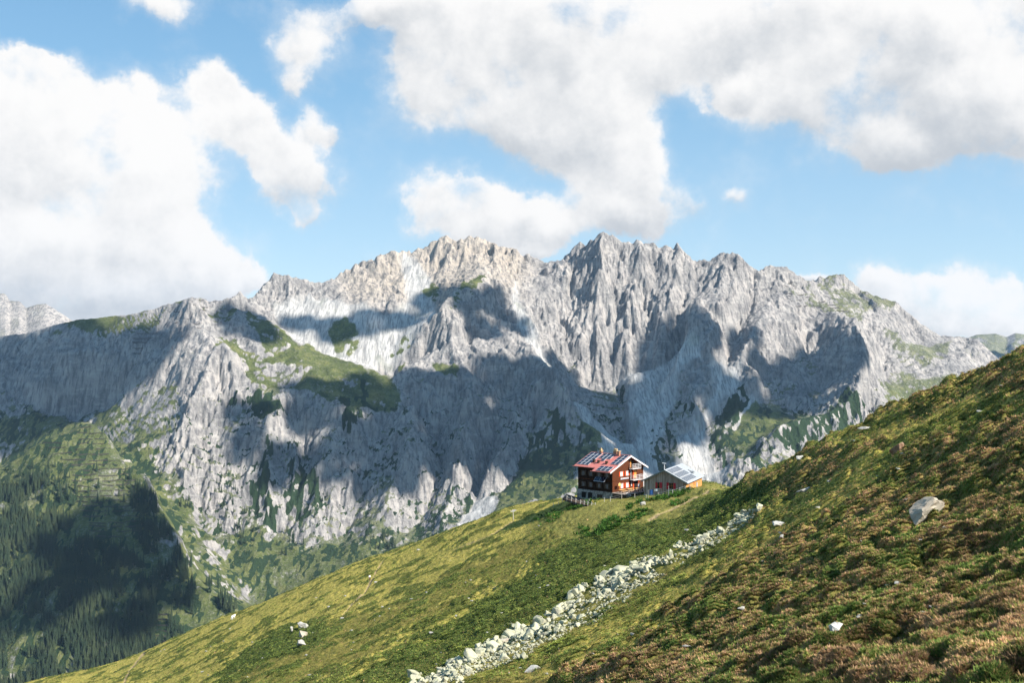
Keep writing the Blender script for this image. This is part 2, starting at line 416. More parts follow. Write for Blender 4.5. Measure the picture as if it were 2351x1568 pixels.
gx0, gy0 = slope_of(blur(Zb, 5, 5))
Z = Zb.copy()
rough = 1 - 0.86 * soft
sl = np.sqrt(gx0 ** 2 + gy0 ** 2)
edx = np.zeros_like(Z); edy = np.zeros_like(Z)
AMP, SC = 14.0, 170.0
for o in range(5):
    gxx = gx0 * 1.25 + edy * 0.0 + edx * 0.9; gyy = gy0 * 1.25 + edy * 0.9
    n = np.sqrt(gxx ** 2 + gyy ** 2) + 1e-6; k = np.clip(n, 0.35, 1.9) / n
    e, ex, ey = erosion(X2, Y2, gxx * k, gyy * k, SC, 101 + o * 7)
    Z += AMP * np.clip(sl, 0.1, 1.1) * e * rough
    edx += ex * 0.8; edy += ey * 0.8
    AMP *= 0.56; SC *= 0.5
def crags(x, y, scale, seed, k=9.0):
    """broken blocks: every jittered cell is a plane with a tilt and step of its own, sharply blended"""
    X = x / scale; Y = y / scale
    ix = np.floor(X); iy = np.floor(Y); fx = X - ix; fy = Y - iy; ix = ix.astype(np.int64); iy = iy.astype(np.int64)
    s_ = 0; wt = 0
    for i in (-1, 0, 1):
        for j in (-1, 0, 1):
            a = _h(ix + i, iy + j, seed); b = _h(ix + i, iy + j, seed + 3); c = _h(ix + i, iy + j, seed + 6); d = _h(ix + i, iy + j, seed + 9)
            px = fx - i - a; py = fy - j - b
            w = np.exp(-(px * px + py * py) * k)
            s_ = s_ + w * (px * (c - .5) * 2.6 + py * (d - .5) * 2.6 + (a + d - 1) * .7); wt = wt + w
    return s_ / (wt + 1e-9)
r1 = ridged(X2 / 230 + w1, Y2 / 230 + w2, 71, 6, 0.6)
Z += (r1 - 0.4) * 24 * rough * np.clip(sl, 0.2, 1.2)
cr1 = crags(X2 + w1 * 40, Y2 + w2 * 40, 95, 141); cr2 = crags(X2 + w2 * 25, Y2 + w1 * 25, 42, 151); cr3 = crags(X2 + w1 * 12, Y2 * 1.2, 19, 161)
crg = 0.45 + 0.55 * sstep(-0.25, 0.3, fbm(X2 / 420, Y2 / 300, 165, 3))
Z += (cr1 * 17 + cr2 * 16 + cr3 * 8.5) * rough * np.clip(sl, 0.25, 1.15) * crg
# standing strata and flutes on the great face and on the lower left buttress
steep = sstep(0.7, 1.2, sl)
FACE = blur(mask_of([[(1230,700),(1340,560),(1560,560),(1600,640),(1540,740),(1500,830),(1330,850),(1250,800)], [(480,830),(640,900),(760,950),(720,1150),(560,1180),(500,1050)]], PX, PY0), 8, 8)
fl = ridged(X2 / 30 + w1 * 1.1, Y2 / 210 + w2 * 0.8, 81, 4, 0.6)
Z += (fl - 0.4) * 17 * steep * rough * (0.18 + 0.82 * FACE)
# torn crest: teeth and notches along the skyline
near = sstep(75, 8, PY0 - PY0.min(0)[None, :]) * sstep(0.25, 0.6, np.interp(CX + UC * F, [300, 600, 1850, 2000, 2100], [0, 1, 1, .5, .45]))[None, :]
near = np.where(Y2 < 4350, 0, near)
Z += crags(X2 + w1 * 30, Y2 + w2 * 30, 70, 175) * 24 * near
# dipping beds: slanted ledges across the gullies
dip = 0.30 + 0.5 * fbm(X2 / 900, Y2 / 700, 181, 3)
bed = (Z + dip * X2 + 34 * fbm(X2 / 240, Y2 / 240, 185, 4)) / 27.0
bm_ = sstep(-.2, .15, fbm(X2 / 330, Y2 / 260, 187, 3)) * rough * (1 - .7 * FACE)
Z += bm_ * 7.5 * (np.abs((bed % 1.0) - 0.5) * 2 - 0.5) + bm_ * 3.2 * (np.abs(((bed * 2.7) % 1.0) - 0.5) * 2 - 0.5)
Z += fbm(X2 / 9, Y2 / 9, 91, 3) * 2.4 * rough
Z += fbm(X2 / 60, Y2 / 60, 95, 4) * 3.0
# avalanche terraces on the forest spur: small contour steps
terr = blur(mask_of([[(215,955),(300,1055),(350,1130),(330,1240),(200,1190),(150,1060),(60,1060),(100,1000)]], PX, PY0), 4, 4)
Z += terr * 2.2 * (np.abs(((Z / 17.0) % 1.0) - 0.5) * 2 - 0.5)
# settle the crest on its surveyed line
tx = CX + UC * F
tgt = np.interp(tx, [p[0] for p in SKYLINE], [p[1] for p in SKYLINE]) + fbm(tx / 11, tx * 0, 191, 3) * 7 * np.interp(tx, [300, 600, 1850, 2050], [.3, 1, 1, .35])
def box(v, n): return np.convolve(np.pad(v, n // 2, mode='edge'), np.ones(n) / n, 'valid')
for n_, kw in ((71, 320.0), (71, 320.0), (41, 200.0), (15, 60.0), (1, 22.0)):      # first whole summits, then single teeth
    py_ = CY - Z / Y2 * F; jc = py_.argmin(0); pm = py_.min(0); yc = ROWS[jc]
    dz = (pm - tgt) / F * yc
    if n_ > 1: dz = box(box(dz, n_), n_); yc = box(yc, 9)
    Z = Z + dz[None, :] * np.exp(-((Y2 - yc[None, :]) / kw) ** 2)
py_ = CY - Z / Y2 * F; over = np.clip(tgt[None, :] - 5 - py_, 0, None); Z = Z - over * .8 / F * Y2
PYF = CY - Z / Y2 * F
gx1, gy1 = slope_of(Z); sl1 = np.sqrt(gx1 ** 2 + gy1 ** 2)
pn = fbm(X2 / 70, Y2 / 110, 201, 5); pn2 = fbm(X2 / 13, Y2 / 26, 207, 4)
# meadow also creeps up wherever it is flat enough and low enough
low = sstep(60, -450, Z)
auto = sstep(0.95, 0.55, sl1 + pn * 0.5 - low * 0.22) * sstep(40, -260, Z + pn * 200) * 0.62
patchy = grass * sstep(-0.55, 0.05, pn + pn2 * 0.6 + (1.05 - sl1) * 0.8)
SPUR = blur(mask_of([GRASS[-3]], PX + wq1 * .3, PY0 + wq2 * .3), 2, 2) * (Y2 < 3420)
WOOD = blur(mask_of([[(-300,1150),(20,1115),(60,1060),(110,1062),(150,1180),(190,1235),(230,1225),(320,1120),(350,1130),(420,1240),(450,1330),(470,1420),(400,1640),(-300,1640)]], PX + wq1 * 1.5, PY0 + wq2 * 1.5), 3, 3) * (Y2 < 3420)
grassF = np.clip(np.maximum(np.maximum(patchy, SPUR * .95 * sstep(-.8, -.15, pn + pn2 * .6)), auto * (1 - scree)), 0, 1) * np.maximum(sstep(1.6, 1.0, sl1), SPUR)
pass
WARM = blur(mask_of([[(780,640),(900,570),(1030,535),(1130,545),(1210,600),(1190,700),(1120,620),(1040,690),(960,740),(900,690),(820,700)]], PX + wq1, PY0 + wq2), 10, 10)
shr = np.clip(shrub * sstep(-0.3, 0.15, pn + pn2 * 1.1 + 0.08) + sstep(0.10, 0.26, pn2 * 1.0 + pn * 0.45 - 0.02 + low * 0.10) * sstep(-120, -330, Z) * (1 - scree) * 0.95 * sstep(1.5, 0.9, sl1) + WOOD * .3 * sstep(-.5, .1, pn2 + pn), 0, 1)
print('mountain field', round(time.time() - T0, 1))

def grid_faces(nr, nc):
    j, i = np.meshgrid(np.arange(nr - 1), np.arange(nc - 1), indexing='ij')
    a = (j * nc + i).ravel()
    return np.stack([a, a + 1, a + nc + 1, a + nc], 1)

def mountain_material():
    m, nt, b = new_mat('limestone_and_alpine_turf')
    p = pos(nt)
    gr = nt.attr('grass'); sc = nt.attr('scree'); sh = nt.attr('shrub')
    n1 = nt.noise(nt.vmath('MULTIPLY', p, (1, 1, 0.5)), 0.012, 6, 0.6)
    n2 = nt.noise(nt.vmath('MULTIPLY', p, (1, 0.6, 0.12)), 0.09, 5, 0.65)
    n3 = nt.noise(p, 0.12, 6, 0.7)
    rock = nt.ramp(n1, [(0.25, (0.16, 0.158, 0.158)), (0.45, (0.26, 0.25, 0.243)), (0.6, (0.37, 0.345, 0.325)), (0.78, (0.26, 0.258, 0.258))])
    bd = nt.noise(nt.vmath('MULTIPLY', p, (0.010, 0.004, 0.05)), 1.0, 5, 0.6, 0.6)
    rock = nt.mix(nt.maprange(bd, 0.5, 0.66, 0, 0.6), rock, (0.43, 0.41, 0.385, 1))
    rock = nt.mix(nt.math('MULTIPLY', nt.attr('warm'), 0.6), rock, (0.45, 0.38, 0.30, 1))
    rock = nt.mix(nt.maprange(n2, 0.42, 0.66, 0, 0.85), rock, (0.11, 0.11, 0.118, 1))
    rock = nt.mix(nt.maprange(n3, 0.5, 0.75, 0, 0.5), rock, (0.47, 0.45, 0.42, 1))
    st = nt.noise(nt.vmath('MULTIPLY', p, (0.055, 0.012, 0.008)), 1.0, 5, 0.65, 0.3)
    scr = nt.mix(nt.maprange(st, 0.35, 0.65), (0.31, 0.304, 0.295, 1), (0.50, 0.485, 0.46, 1))
    st2 = nt.noise(nt.vmath('MULTIPLY', p, (0.15, 0.022, 0.012)), 1.0, 5, 0.65, 0.3)
    scr = nt.mix(nt.maprange(st2, 0.47, 0.6, 0, 0.75), scr, (0.18, 0.18, 0.18, 1))
    scr = nt.mix(nt.maprange(n3, 0.55, 0.7, 0, 0.5), scr, (0.24, 0.235, 0.225, 1))
    scr = nt.mix(nt.maprange(n1, 0.54, 0.7, 0, 0.35), scr, (0.17, 0.19, 0.13, 1))
    g = nt.ramp(nt.noise(p, 0.02, 5, 0.6), [(0.3, (0.045, 0.06, 0.02)), (0.5, (0.085, 0.105, 0.033)), (0.68, (0.155, 0.16, 0.058))])
    g = nt.mix(nt.maprange(n3, 0.48, 0.7, 0, 0.6), g, (0.22, 0.215, 0.17, 1))
    g = nt.mix(nt.maprange(n2, 0.5, 0.68, 0, 0.6), g, (0.045, 0.06, 0.025, 1))
    s = nt.mix(n3, (0.012, 0.026, 0.012, 1), (0.035, 0.06, 0.028, 1))
    c = nt.mix(sc, rock, scr)
    gm = nt.maprange(nt.math('ADD', gr, nt.math('MULTIPLY', nt.math('SUBTRACT', n3, 0.5), 1.3)), 0.28, 0.72)
    c = nt.mix(gm, c, g)
    sm = nt.maprange(nt.math('ADD', sh, nt.math('MULTIPLY', nt.math('SUBTRACT', n3, 0.5), 1.1)), 0.42, 0.6)
    c = nt.mix(sm, c, s)
    nt.put(b.inputs['Base Color'], c)
    b.inputs['Roughness'].default_value = 0.95; b.inputs['Specular IOR Level'].default_value = 0.1
    bp = nt.node('ShaderNodeBump'); bp.inputs['Strength'].default_value = 0.9; bp.inputs['Distance'].default_value = 8.0
    hgt = nt.math('MULTIPLY', nt.math('ADD', n3, nt.math('MULTIPLY', n2, 0.8)), nt.maprange(sc, 0, 1, 1.0, 0.35, False))
    nt.put(bp.inputs['Height'], hgt); nt.put(b.inputs['Normal'], bp.outputs[0])
    return m
MM = mountain_material()
me = np_mesh('mountain', np.stack([X2, Y2, Z], -1).reshape(-1, 3), grid_faces(NR, NU), [MM],
             {'grass': grassF.ravel(), 'scree': scree.ravel(), 'shrub': shr.ravel(), 'warm': WARM.ravel()})
mountain = tag(link(bpy.data.objects.new('mountain', me)), 'grey limestone mountain range with scree fans and green meadows across the valley', 'mountain range', kind='structure')

# visible point of the far side at a sheet position
VIS = np.minimum.accumulate(PYF, axis=0)
def far_at(px, py):
    i = int(np.clip(round(((px - CX) / F + US) / (2 * US) * (NU - 1)), 0, NU - 1))
    col = PYF[:, i]; k = np.nonzero(col <= py)[0]
    if len(k) == 0: return None
    j = int(k[0]); return Vector((UC[i] * ROWS[j], ROWS[j], Z[j, i]))
def far_z(x, y):
    fi = np.clip((np.asarray(x) / np.asarray(y) + US) / (2 * US) * (NU - 1), 0, NU - 1.001)
    fj = np.clip(np.interp(y, ROWS, np.arange(NR)), 0, NR - 1.001)
    i = np.floor(fi).astype(int); j = np.floor(fj).astype(int); a = fi - i; b = fj - j
    return (Z[j, i] * (1 - a) + Z[j, i + 1] * a) * (1 - b) + (Z[j + 1, i] * (1 - a) + Z[j + 1, i + 1] * a) * b

# ------------------------------------------------------------------ two farther ranges
def far_range(name, line, u0, u1, Ys, drop, seed, amp, label, nu=260, nr=140, grassy=0.2):
    """a ridge whose crest follows line (sheet x, y); falls off on both sides"""
    u = np.linspace(u0, u1, nu); y = np.linspace(Ys[0], Ys[2], nr)
    Ux, Yy = np.meshgrid(u, y); Xx = Ux * Yy
    px = CX + u * F
    cre = (CY - np.interp(px, [l[0] for l in line], [l[1] for l in line])) / F * Ys[1]
    d = (Yy - Ys[1])
    z = cre[None, :] - np.where(d < 0, -d, d * 0.8) * drop
    g = fbm(Xx / 900, Yy / 900, seed, 4) * amp * 1.2 * sstep(0, 700, np.abs(d))
    e = ridged(Xx / 260 + g / 500, Yy / 600, seed + 3, 6, 0.55) * amp
    z = z + g + (e - amp * 0.4) * 0.9
    gxv = np.gradient(z, axis=1) / np.gradient(Xx, axis=1); gyv = np.gradient(z, axis=0) / np.gradient(Yy, axis=0)
    s = np.sqrt(gxv ** 2 + gyv ** 2); n = fbm(Xx / 200, Yy / 300, seed + 9, 5)
    gr = sstep(1.0, 0.5, s + n * 0.5) * grassy * 2
    me = np_mesh(name, np.stack([Xx, Yy, z], -1).reshape(-1, 3), grid_faces(nr, nu), [MM],
                 {'grass': np.clip(gr, 0, 1).ravel(), 'scree': (gr * 0).ravel(), 'shrub': (gr * 0).ravel()})
    return tag(link(bpy.data.objects.new(name, me)), label, 'mountain', kind='structure')
far_range('distant_mountain', [(-300,640),(-60,690),(0,673),(14,672),(22,684),(45,682),(60,698),(85,690),(105,688),(125,700),(150,716),(170,730),(260,760),(420,800)], -0.62, -0.27, (5600, 6700, 7600), 0.72, 301, 55,
          'pale grey distant ridge at the left edge behind the nearer wall', grassy=0.22)
far_range('distant_hill', [(2000,860),(2180,800),(2225,770),(2240,764),(2285,760),(2310,768),(2330,758),(2350,760),(2400,764),(2520,730),(2700,760)], 0.34, 0.66, (7300, 9600, 10400), 0.36, 321, 90,
          'hazy blue distant hills at the right edge', grassy=0.28)
# ------------------------------------------------------------------ near hillside (height field on rays from the viewpoint's plan position)
HCOLS = {
 -300: [(60,2300),(150,2000),(300,1800),(480,1720),(700,1850)],
 0: [(60,2150),(120,1900),(250,1690),(480,1605),(650,1720)],
 110: [(60,2100),(120,1870),(250,1660),(470,1566),(640,1690)],
 300: [(60,2000),(120,1800),(220,1640),(330,1555),(450,1521),(600,1640)],
 450: [(55,1980),(110,1760),(200,1600),(320,1490),(440,1448),(590,1570)],
 600: [(50,1950),(100,1720),(180,1560),(300,1440),(430,1390),(580,1500)],
 750: [(50,1900),(90,1700),(150,1560),(250,1420),(400,1322),(550,1440)],
 900: [(50,1850),(80,1680),(120,1560),(200,1430),(300,1318),(385,1268),(520,1380)],
 1050: [(45,1830),(70,1680),(100,1560),(165,1430),(250,1300),(360,1215),(490,1330)],
 1200: [(40,1800),(60,1680),(85,1560),(130,1430),(200,1310),(280,1205),(338,1160),(470,1290)],
 1330: [(38,1790),(55,1660),(75,1550),(115,1420),(170,1300),(230,1210),(262,1165),(275,1150),(300,1140),(420,1240)],
 1400: [(35,1780),(50,1650),(70,1540),(110,1400),(160,1290),(220,1195),(262,1152),(272,1139),(300,1130),(420,1230)],
 1480: [(33,1770),(48,1640),(65,1530),(100,1400),(145,1290),(200,1205),(240,1165),(262,1141),(300,1122),(420,1220)],
 1560: [(30,1760),(45,1620),(60,1520),(90,1400),(125,1290),(180,1210),(240,1148),(262,1127),(310,1113),(400,1200)],
 1640: [(29,1750),(42,1620),(60,1495),(87,1370),(120,1265),(165,1190),(200,1148),(240,1130),(275,1116),(310,1110),(400,1200)],
 1700: [(28,1740),(40,1620),(60,1470),(85,1350),(115,1250),(150,1165),(190,1106),(240,1150),(300,1130),(400,1230)],
 1800: [(27,1730),(38,1610),(55,1460),(77,1335),(105,1220),(140,1118),(168,1066),(230,1120),(310,1150),(400,1240)],
 1900: [(25,1720),(35,1600),(50,1450),(70,1320),(95,1190),(125,1075),(152,1014),(220,1100),(330,1180)],
 1990: [(24,1710),(33,1600),(47,1440),(65,1310),(87,1180),(112,1050),(135,989),(190,1060),(330,1180)],
 2100: [(22,1700),(30,1600),(45,1420),(60,1300),(80,1170),(100,1040),(125,944),(190,1050),(330,1180)],
 2220: [(21,1680),(29,1580),(43,1410),(58,1275),(77,1130),(97,985),(118,893),(185,1000),(330,1160)],
 2350: [(20,1660),(28,1560),(40,1400),(55,1250),(75,1060),(95,900),(112,832),(180,950),(330,1150)],
 2650: [(20,1600),(28,1500),(40,1330),(55,1150),(75,930),(95,760),(112,670),(180,850),(330,1100)],
}
P = np.array([(px / 500.0, math.log(Y) * 1.6, py) for px, L in HCOLS.items() for (Y, py) in L])
# flat ground under the hut and its annex
def tps(P, lam):
    n = len(P); d = np.hypot(P[:, None, 0] - P[None, :, 0], P[:, None, 1] - P[None, :, 1])
    K = np.where(d > 0, d * d * np.log(d + 1e-12), 0) + lam * np.eye(n)
    Q = np.c_[np.ones(n), P[:, :2]]
    A = np.block([[K, Q], [Q.T, np.zeros((3, 3))]])
    return np.linalg.solve(A, np.r_[P[:, 2], 0, 0, 0])
CF = tps(P, 0.002)
def hill_py(px, Y):
    a = px / 500.0; b = np.log(Y) * 1.6
    out = CF[-3] + CF[-2] * a + CF[-1] * b
    for k in range(len(P)):
        d2 = (a - P[k, 0]) ** 2 + (b - P[k, 1]) ** 2
        out = out + CF[k] * 0.5 * d2 * np.log(d2 + 1e-12)
    return out
HNU, HNR = 1250, 1050
HU = np.linspace(-0.56, 0.56, HNU)
HY = np.exp(np.linspace(math.log(15), math.log(640), HNR))
cu = np.linspace(-0.56, 0.56, 220); cyv = np.exp(np.linspace(math.log(15), math.log(640), 200))
CU, CYY = np.meshgrid(cu, cyv)
Zc = (CY - hill_py(CX + CU * F, CYY)) / F * CYY
def bil(Zg, gx, gy, x, y):
    fi = np.clip(np.interp(x, gx, np.arange(len(gx))), 0, len(gx) - 1.001); fj = np.clip(np.interp(y, gy, np.arange(len(gy))), 0, len(gy) - 1.001)
    i = fi.astype(int); j = fj.astype(int); a = fi - i; b = fj - j
    return (Zg[j, i] * (1 - a) + Zg[j, i + 1] * a) * (1 - b) + (Zg[j + 1, i] * (1 - a) + Zg[j + 1, i + 1] * a) * b
HU2, HY2 = np.meshgrid(HU, HY); HX2 = HU2 * HY2
HZ = bil(Zc, cu, np.log(cyv), HU2, np.log(HY2))
HPX = CX + HU2 * F; HPY0 = CY - HZ / HY2 * F

# ground cover regions in plan (drawn over the sheet, carried on the slope)
GOLD = [[(-400,1800),(-400,1500),(110,1545),(600,1370),(900,1250),(1340,1120),(1410,1150),(1230,1225),(1010,1330),(850,1405),(720,1410),(600,1470),(520,1520),(380,1640)],
        [(1180,1568),(1330,1480),(1500,1380),(1700,1255),(1900,1130),(2120,1010),(2360,905),(2360,935),(2140,1040),(1960,1140),(1770,1275),(1580,1400),(1380,1520),(1300,1568)],
        [(1890,1010),(1990,988),(2100,965),(2360,880),(2360,955),(2200,990),(2050,1030),(1930,1045)],
        [(700,1600),(860,1490),(1000,1405),(1200,1290),(1215,1305),(1040,1420),(900,1520),(790,1600)]]
GREEN = [[(510,1500),(600,1450),(700,1420),(760,1425),(765,1460),(700,1510),(600,1560),(480,1600)],
         [(880,1470),(1100,1350),(1260,1270),(1400,1220),(1560,1180),(1700,1108),(1770,1120),(1740,1180),(1650,1225),(1500,1290),(1280,1400),(1050,1540),(950,1600),(760,1600)]]
LUSH = [[(1215,1215),(1300,1160),(1400,1150),(1480,1146),(1580,1128),(1640,1112),(1690,1108),(1650,1145),(1520,1190),(1430,1210),(1340,1240)]]
HEATH = [[(2400,780),(2200,885),(2000,965),(1985,985),(1900,1010),(1830,1060),(1700,1105),(1760,1150),(1720,1230),(1500,1410),(1240,1600),(2400,1600)]]
q1 = fbm(HX2 / 6, HY2 / 9, 401, 5, .62) * 70; q2 = fbm(HX2 / 6 + 50, HY2 / 9, 409, 5, .62) * 55
def hmask(polys, k): return blur(mask_of(polys, HPX + q1 * k, HPY0 + q2 * k), 2, 2)
gold = hmask(GOLD, 1.0); green = hmask(GREEN, 0.9); lush = hmask(LUSH, 0.7); heath = hmask(HEATH, 0.8)
heath = heath * (1 - .75 * gold)
PATHS = [([(880,1290),(862,1318),(848,1345),(835,1365),(802,1395),(785,1415)], 2.0), ([(330,1505),(312,1522),(300,1540),(285,1575)], 2.5), ([(1660,1122),(1625,1137),(1585,1152),(1540,1172),(1490,1196)], 3.0), ([(1178,1200),(1120,1232),(1040,1262)], 1.8)]
dirt = np.zeros(HPX.shape)
for ln, wd in PATHS:
    for (a, b) in zip(ln[:-1], ln[1:]):
        vx, vy = b[0] - a[0], b[1] - a[1]; tt_ = np.clip(((HPX - a[0]) * vx + (HPY0 - a[1]) * vy) / (vx * vx + vy * vy), 0, 1)
        dirt = np.maximum(dirt, sstep(wd * 1.5, wd * .5, np.hypot(HPX - a[0] - vx * tt_, (HPY0 - a[1] - vy * tt_) * 1.6) + q1 * .04))
HZ -= dirt * .25
# relief: swells, hummocks, cattle terraces
hum = ridged(HX2 / 5.5 + q1 / 60, HY2 / 7.5, 421, 3, 0.5)
dome = 1 - np.abs(vnoise(HX2 / 1.9 + q1 / 40, HY2 / 2.6, 431) * 2 - 1)
dome2 = vnoise(HX2 / 0.85, HY2 / 1.0, 441)
meadow_flat = sstep(30, 5, np.hypot((HX2 - 36) * 0.8, HY2 - 272))
rl = (0.28 + 1.15 * heath + 0.3 * green) * (0.62 + 0.38 * sstep(25, 75, HY2)) * (1 - 0.9 * meadow_flat)
HZ += fbm(HX2 / 22, HY2 / 30, 411, 4) * 0.9 * (1 - meadow_flat) * sstep(20, 60, HY2)
def cushions(x, y, scale, seed):
    """domed plants: height of the tallest dome here, and the number drawn for that plant"""
    X = x / scale; Y = y / (scale * 1.25); ix = np.floor(X); iy = np.floor(Y); fx = X - ix; fy = Y - iy; ix = ix.astype(np.int64); iy = iy.astype(np.int64)
    best = np.zeros(X.shape); cid = np.zeros(X.shape)
    for i in (-1, 0, 1):
        for j in (-1, 0, 1):
            a = _h(ix + i, iy + j, seed); b = _h(ix + i, iy + j, seed + 3); c = _h(ix + i, iy + j, seed + 6)
            R = 0.45 + 0.5 * c
            h = np.sqrt(np.clip(1 - ((fx - i - a) ** 2 + (fy - j - b) ** 2) / (R * R), 0, 1)) * R
            m = h > best; best = np.where(m, h, best); cid = np.where(m, _h(ix + i, iy + j, seed + 9), cid)
    return best, cid
cw_ = q1 / 90
cu1, id1 = cushions(HX2 + cw_, HY2 + q2 / 90, 1.5, 431); cu2, id2 = cushions(HX2 + cw_, HY2, 0.62, 441)
CLUMP = sstep(-0.25, 0.2, fbm(HX2 / 4.5, HY2 / 6, 447, 4))
PID = np.where(cu1 > 0.15, id1, id2)
SPOT = sstep(.14, .26, fbm(HX2 / 4.2, HY2 / 6.5, 521, 4)) * (1 - heath) * (1 - lush)
mead = (1 - heath) * (1 - meadow_flat)
ph = HZ / 0.75 + fbm(HX2 / 5, HY2 / 7, 525, 4) * 1.6
HZ += 0.17 * mead * (np.abs((ph % 1.0) - 0.5) * 2 - 0.5) * sstep(-.2, .2, fbm(HX2 / 14, HY2 / 18, 527, 3)) + .28 * SPOT
HZ += (0.5 - hum) * 0.75 * rl + cu1 * 0.80 * rl * (0.35 + 0.65 * CLUMP) + cu2 * 0.34 * rl + (1 - meadow_flat) * (1 - heath) * cu2 * 0.18
HZ += (vnoise(HX2 / 0.42, HY2 / 0.5, 451) - 0.5) * 0.16 * rl + fbm(HX2 / 3.0, HY2 / 3.0, 461, 3) * 0.16 * (1 - 0.7 * meadow_flat)
HPY = CY - HZ / HY2 * F
HVIS = np.minimum.accumulate(HPY, axis=0)
def hill_ray(px, py):
    """arrays of sheet positions -> visible points of the slope (x, y, z, column, row)"""
    px = np.asarray(px, float); py = np.asarray(py, float)
    fi = ((px - CX) / F + 0.56) / 1.12 * (HNU - 1); i = np.clip(np.round(fi).astype(int), 0, HNU - 1)
    j = np.full(px.shape, -1)
    for k in range(len(px)):
        c = HVIS[:, i[k]]; r = np.searchsorted(-c, -py[k])
        j[k] = r if r < HNR else -1
    ok = j >= 0; jj = np.where(ok, j, 0)
    return HU[i] * HY[jj], HY[jj], HZ[jj, i], i, jj, ok
def hill_at(px, py):
    x, y, z, i, j, ok = hill_ray([px], [py]); return Vector((x[0], y[0], z[0])) if ok[0] else None
def hill_z(x, y):
    return bil(HZ, HU, np.log(HY), np.asarray(x) / np.asarray(y), np.log(np.asarray(y)))
# skirt that falls to the valley floor
sk = np.array([700, 800, 950, 1150, 1400, 1600.0])
skz = HZ[-1][None, :] + (-1080 - HZ[-1])[None, :] * (((sk - 640) / 960) ** 0.8)[:, None]
X_all = np.concatenate([HX2, sk[:, None] * HU[None, :]]); Y_all = np.concatenate([HY2, np.repeat(sk[:, None], HNU, 1)]); Z_all = np.concatenate([HZ, skz])
pad = lambda a: np.concatenate([a, np.repeat(a[-1:], len(sk), 0)]).ravel()

def hill_material():
    m, nt, b = new_mat('alpine_turf_and_heath')
    p = pos(nt); go = nt.attr('gold'); gr = nt.attr('green'); he = nt.attr('heath'); lu = nt.attr('lush')
    n1 = nt.noise(p, 0.22, 6, 0.62); n2 = nt.noise(p, 1.3, 6, 0.68); n3 = nt.noise(p, 6.0, 5, 0.7)
    olive = nt.ramp(n2, [(0.3, (0.08, 0.09, 0.02)), (0.5, (0.19, 0.175, 0.045)), (0.7, (0.28, 0.22, 0.075))])
    gold_ = nt.ramp(n2, [(0.28, (0.17, 0.17, 0.035)), (0.45, (0.34, 0.30, 0.07)), (0.62, (0.43, 0.34, 0.10)), (0.75, (0.48, 0.37, 0.17))])
    gold_ = nt.mix(nt.maprange(n1, 0.52, 0.64, 0, 0.7), gold_, (0.20, 0.20, 0.045, 1))
    gold_ = nt.mix(nt.maprange(n3, 0.58, 0.70, 0, 0.5), gold_, (0.10, 0.085, 0.035, 1))
    green_ = nt.ramp(n2, [(0.3, (0.028, 0.045, 0.014)), (0.52, (0.06, 0.085, 0.022)), (0.7, (0.12, 0.125, 0.04))])
    heath_ = nt.ramp(n2, [(0.3, (0.05, 0.06, 0.018)), (0.45, (0.15, 0.15, 0.04)), (0.56, (0.26, 0.21, 0.07)), (0.7, (0.34, 0.25, 0.11))])
    heath_ = nt.mix(nt.maprange(n1, 0.54, 0.66, 0, 0.7), heath_, (0.10, 0.13, 0.03, 1))
    lush_ = nt.ramp(n2, [(0.3, (0.11, 0.13, 0.03)), (0.5, (0.22, 0.20, 0.06)), (0.7, (0.17, 0.19, 0.05))])
    br = nt.math('MULTIPLY', nt.math('SUBTRACT', n1, 0.5), 1.1)
    c = olive
    c = nt.mix(nt.maprange(nt.math('ADD', he, br), 0.4, 0.6), c, heath_)
    c = nt.mix(nt.maprange(nt.math('ADD', gr, nt.math('MULTIPLY', br, 1.6)), 0.2, 0.85), c, green_)
    c = nt.mix(nt.maprange(nt.math('ADD', go, nt.math('MULTIPLY', br, -1.0)), 0.4, 0.6), c, gold_)
    c = nt.mix(nt.maprange(lu, 0.3, 0.7), c, lush_)
    c = nt.mix(nt.math('MULTIPLY', nt.attr('spot'), 0.85), c, green_)
    c = nt.mix(nt.math('MULTIPLY', nt.attr('dirt'), 0.7), c, nt.mix(n3, (0.30, 0.21, 0.13, 1), (0.42, 0.31, 0.20, 1)))
    c = nt.mix(nt.maprange(n3, 0.35, 0.65, 0.35, 0.0), c, nt.mix(1.0, c, (0.5, 0.5, 0.45, 1), 'MULTIPLY'))
    nt.put(b.inputs['Base Color'], c); b.inputs['Roughness'].default_value = 1.0; b.inputs['Specular IOR Level'].default_value = 0.05
    bp = nt.node('ShaderNodeBump'); bp.inputs['Strength'].default_value = 0.8; bp.inputs['Distance'].default_value = 0.25
    nt.put(bp.inputs['Height'], nt.math('ADD', n2, nt.math('MULTIPLY', n3, 0.7))); nt.put(b.inputs['Normal'], bp.outputs[0])
    return m
HM = hill_material()
me = np_mesh('hillside', np.stack([X_all, Y_all, Z_all], -1).reshape(-1, 3), grid_faces(len(X_all), HNU), [HM],
             {'gold': pad(gold), 'green': pad(green), 'heath': pad(heath), 'lush': pad(lush), 'spot': pad(SPOT), 'dirt': pad(dirt)})
hillside = tag(link(bpy.data.objects.new('hillside', me)), 'sloping alpine meadow and heath hillside in the foreground', 'hillside', kind='structure')
print('hillside', round(time.time() - T0, 1))

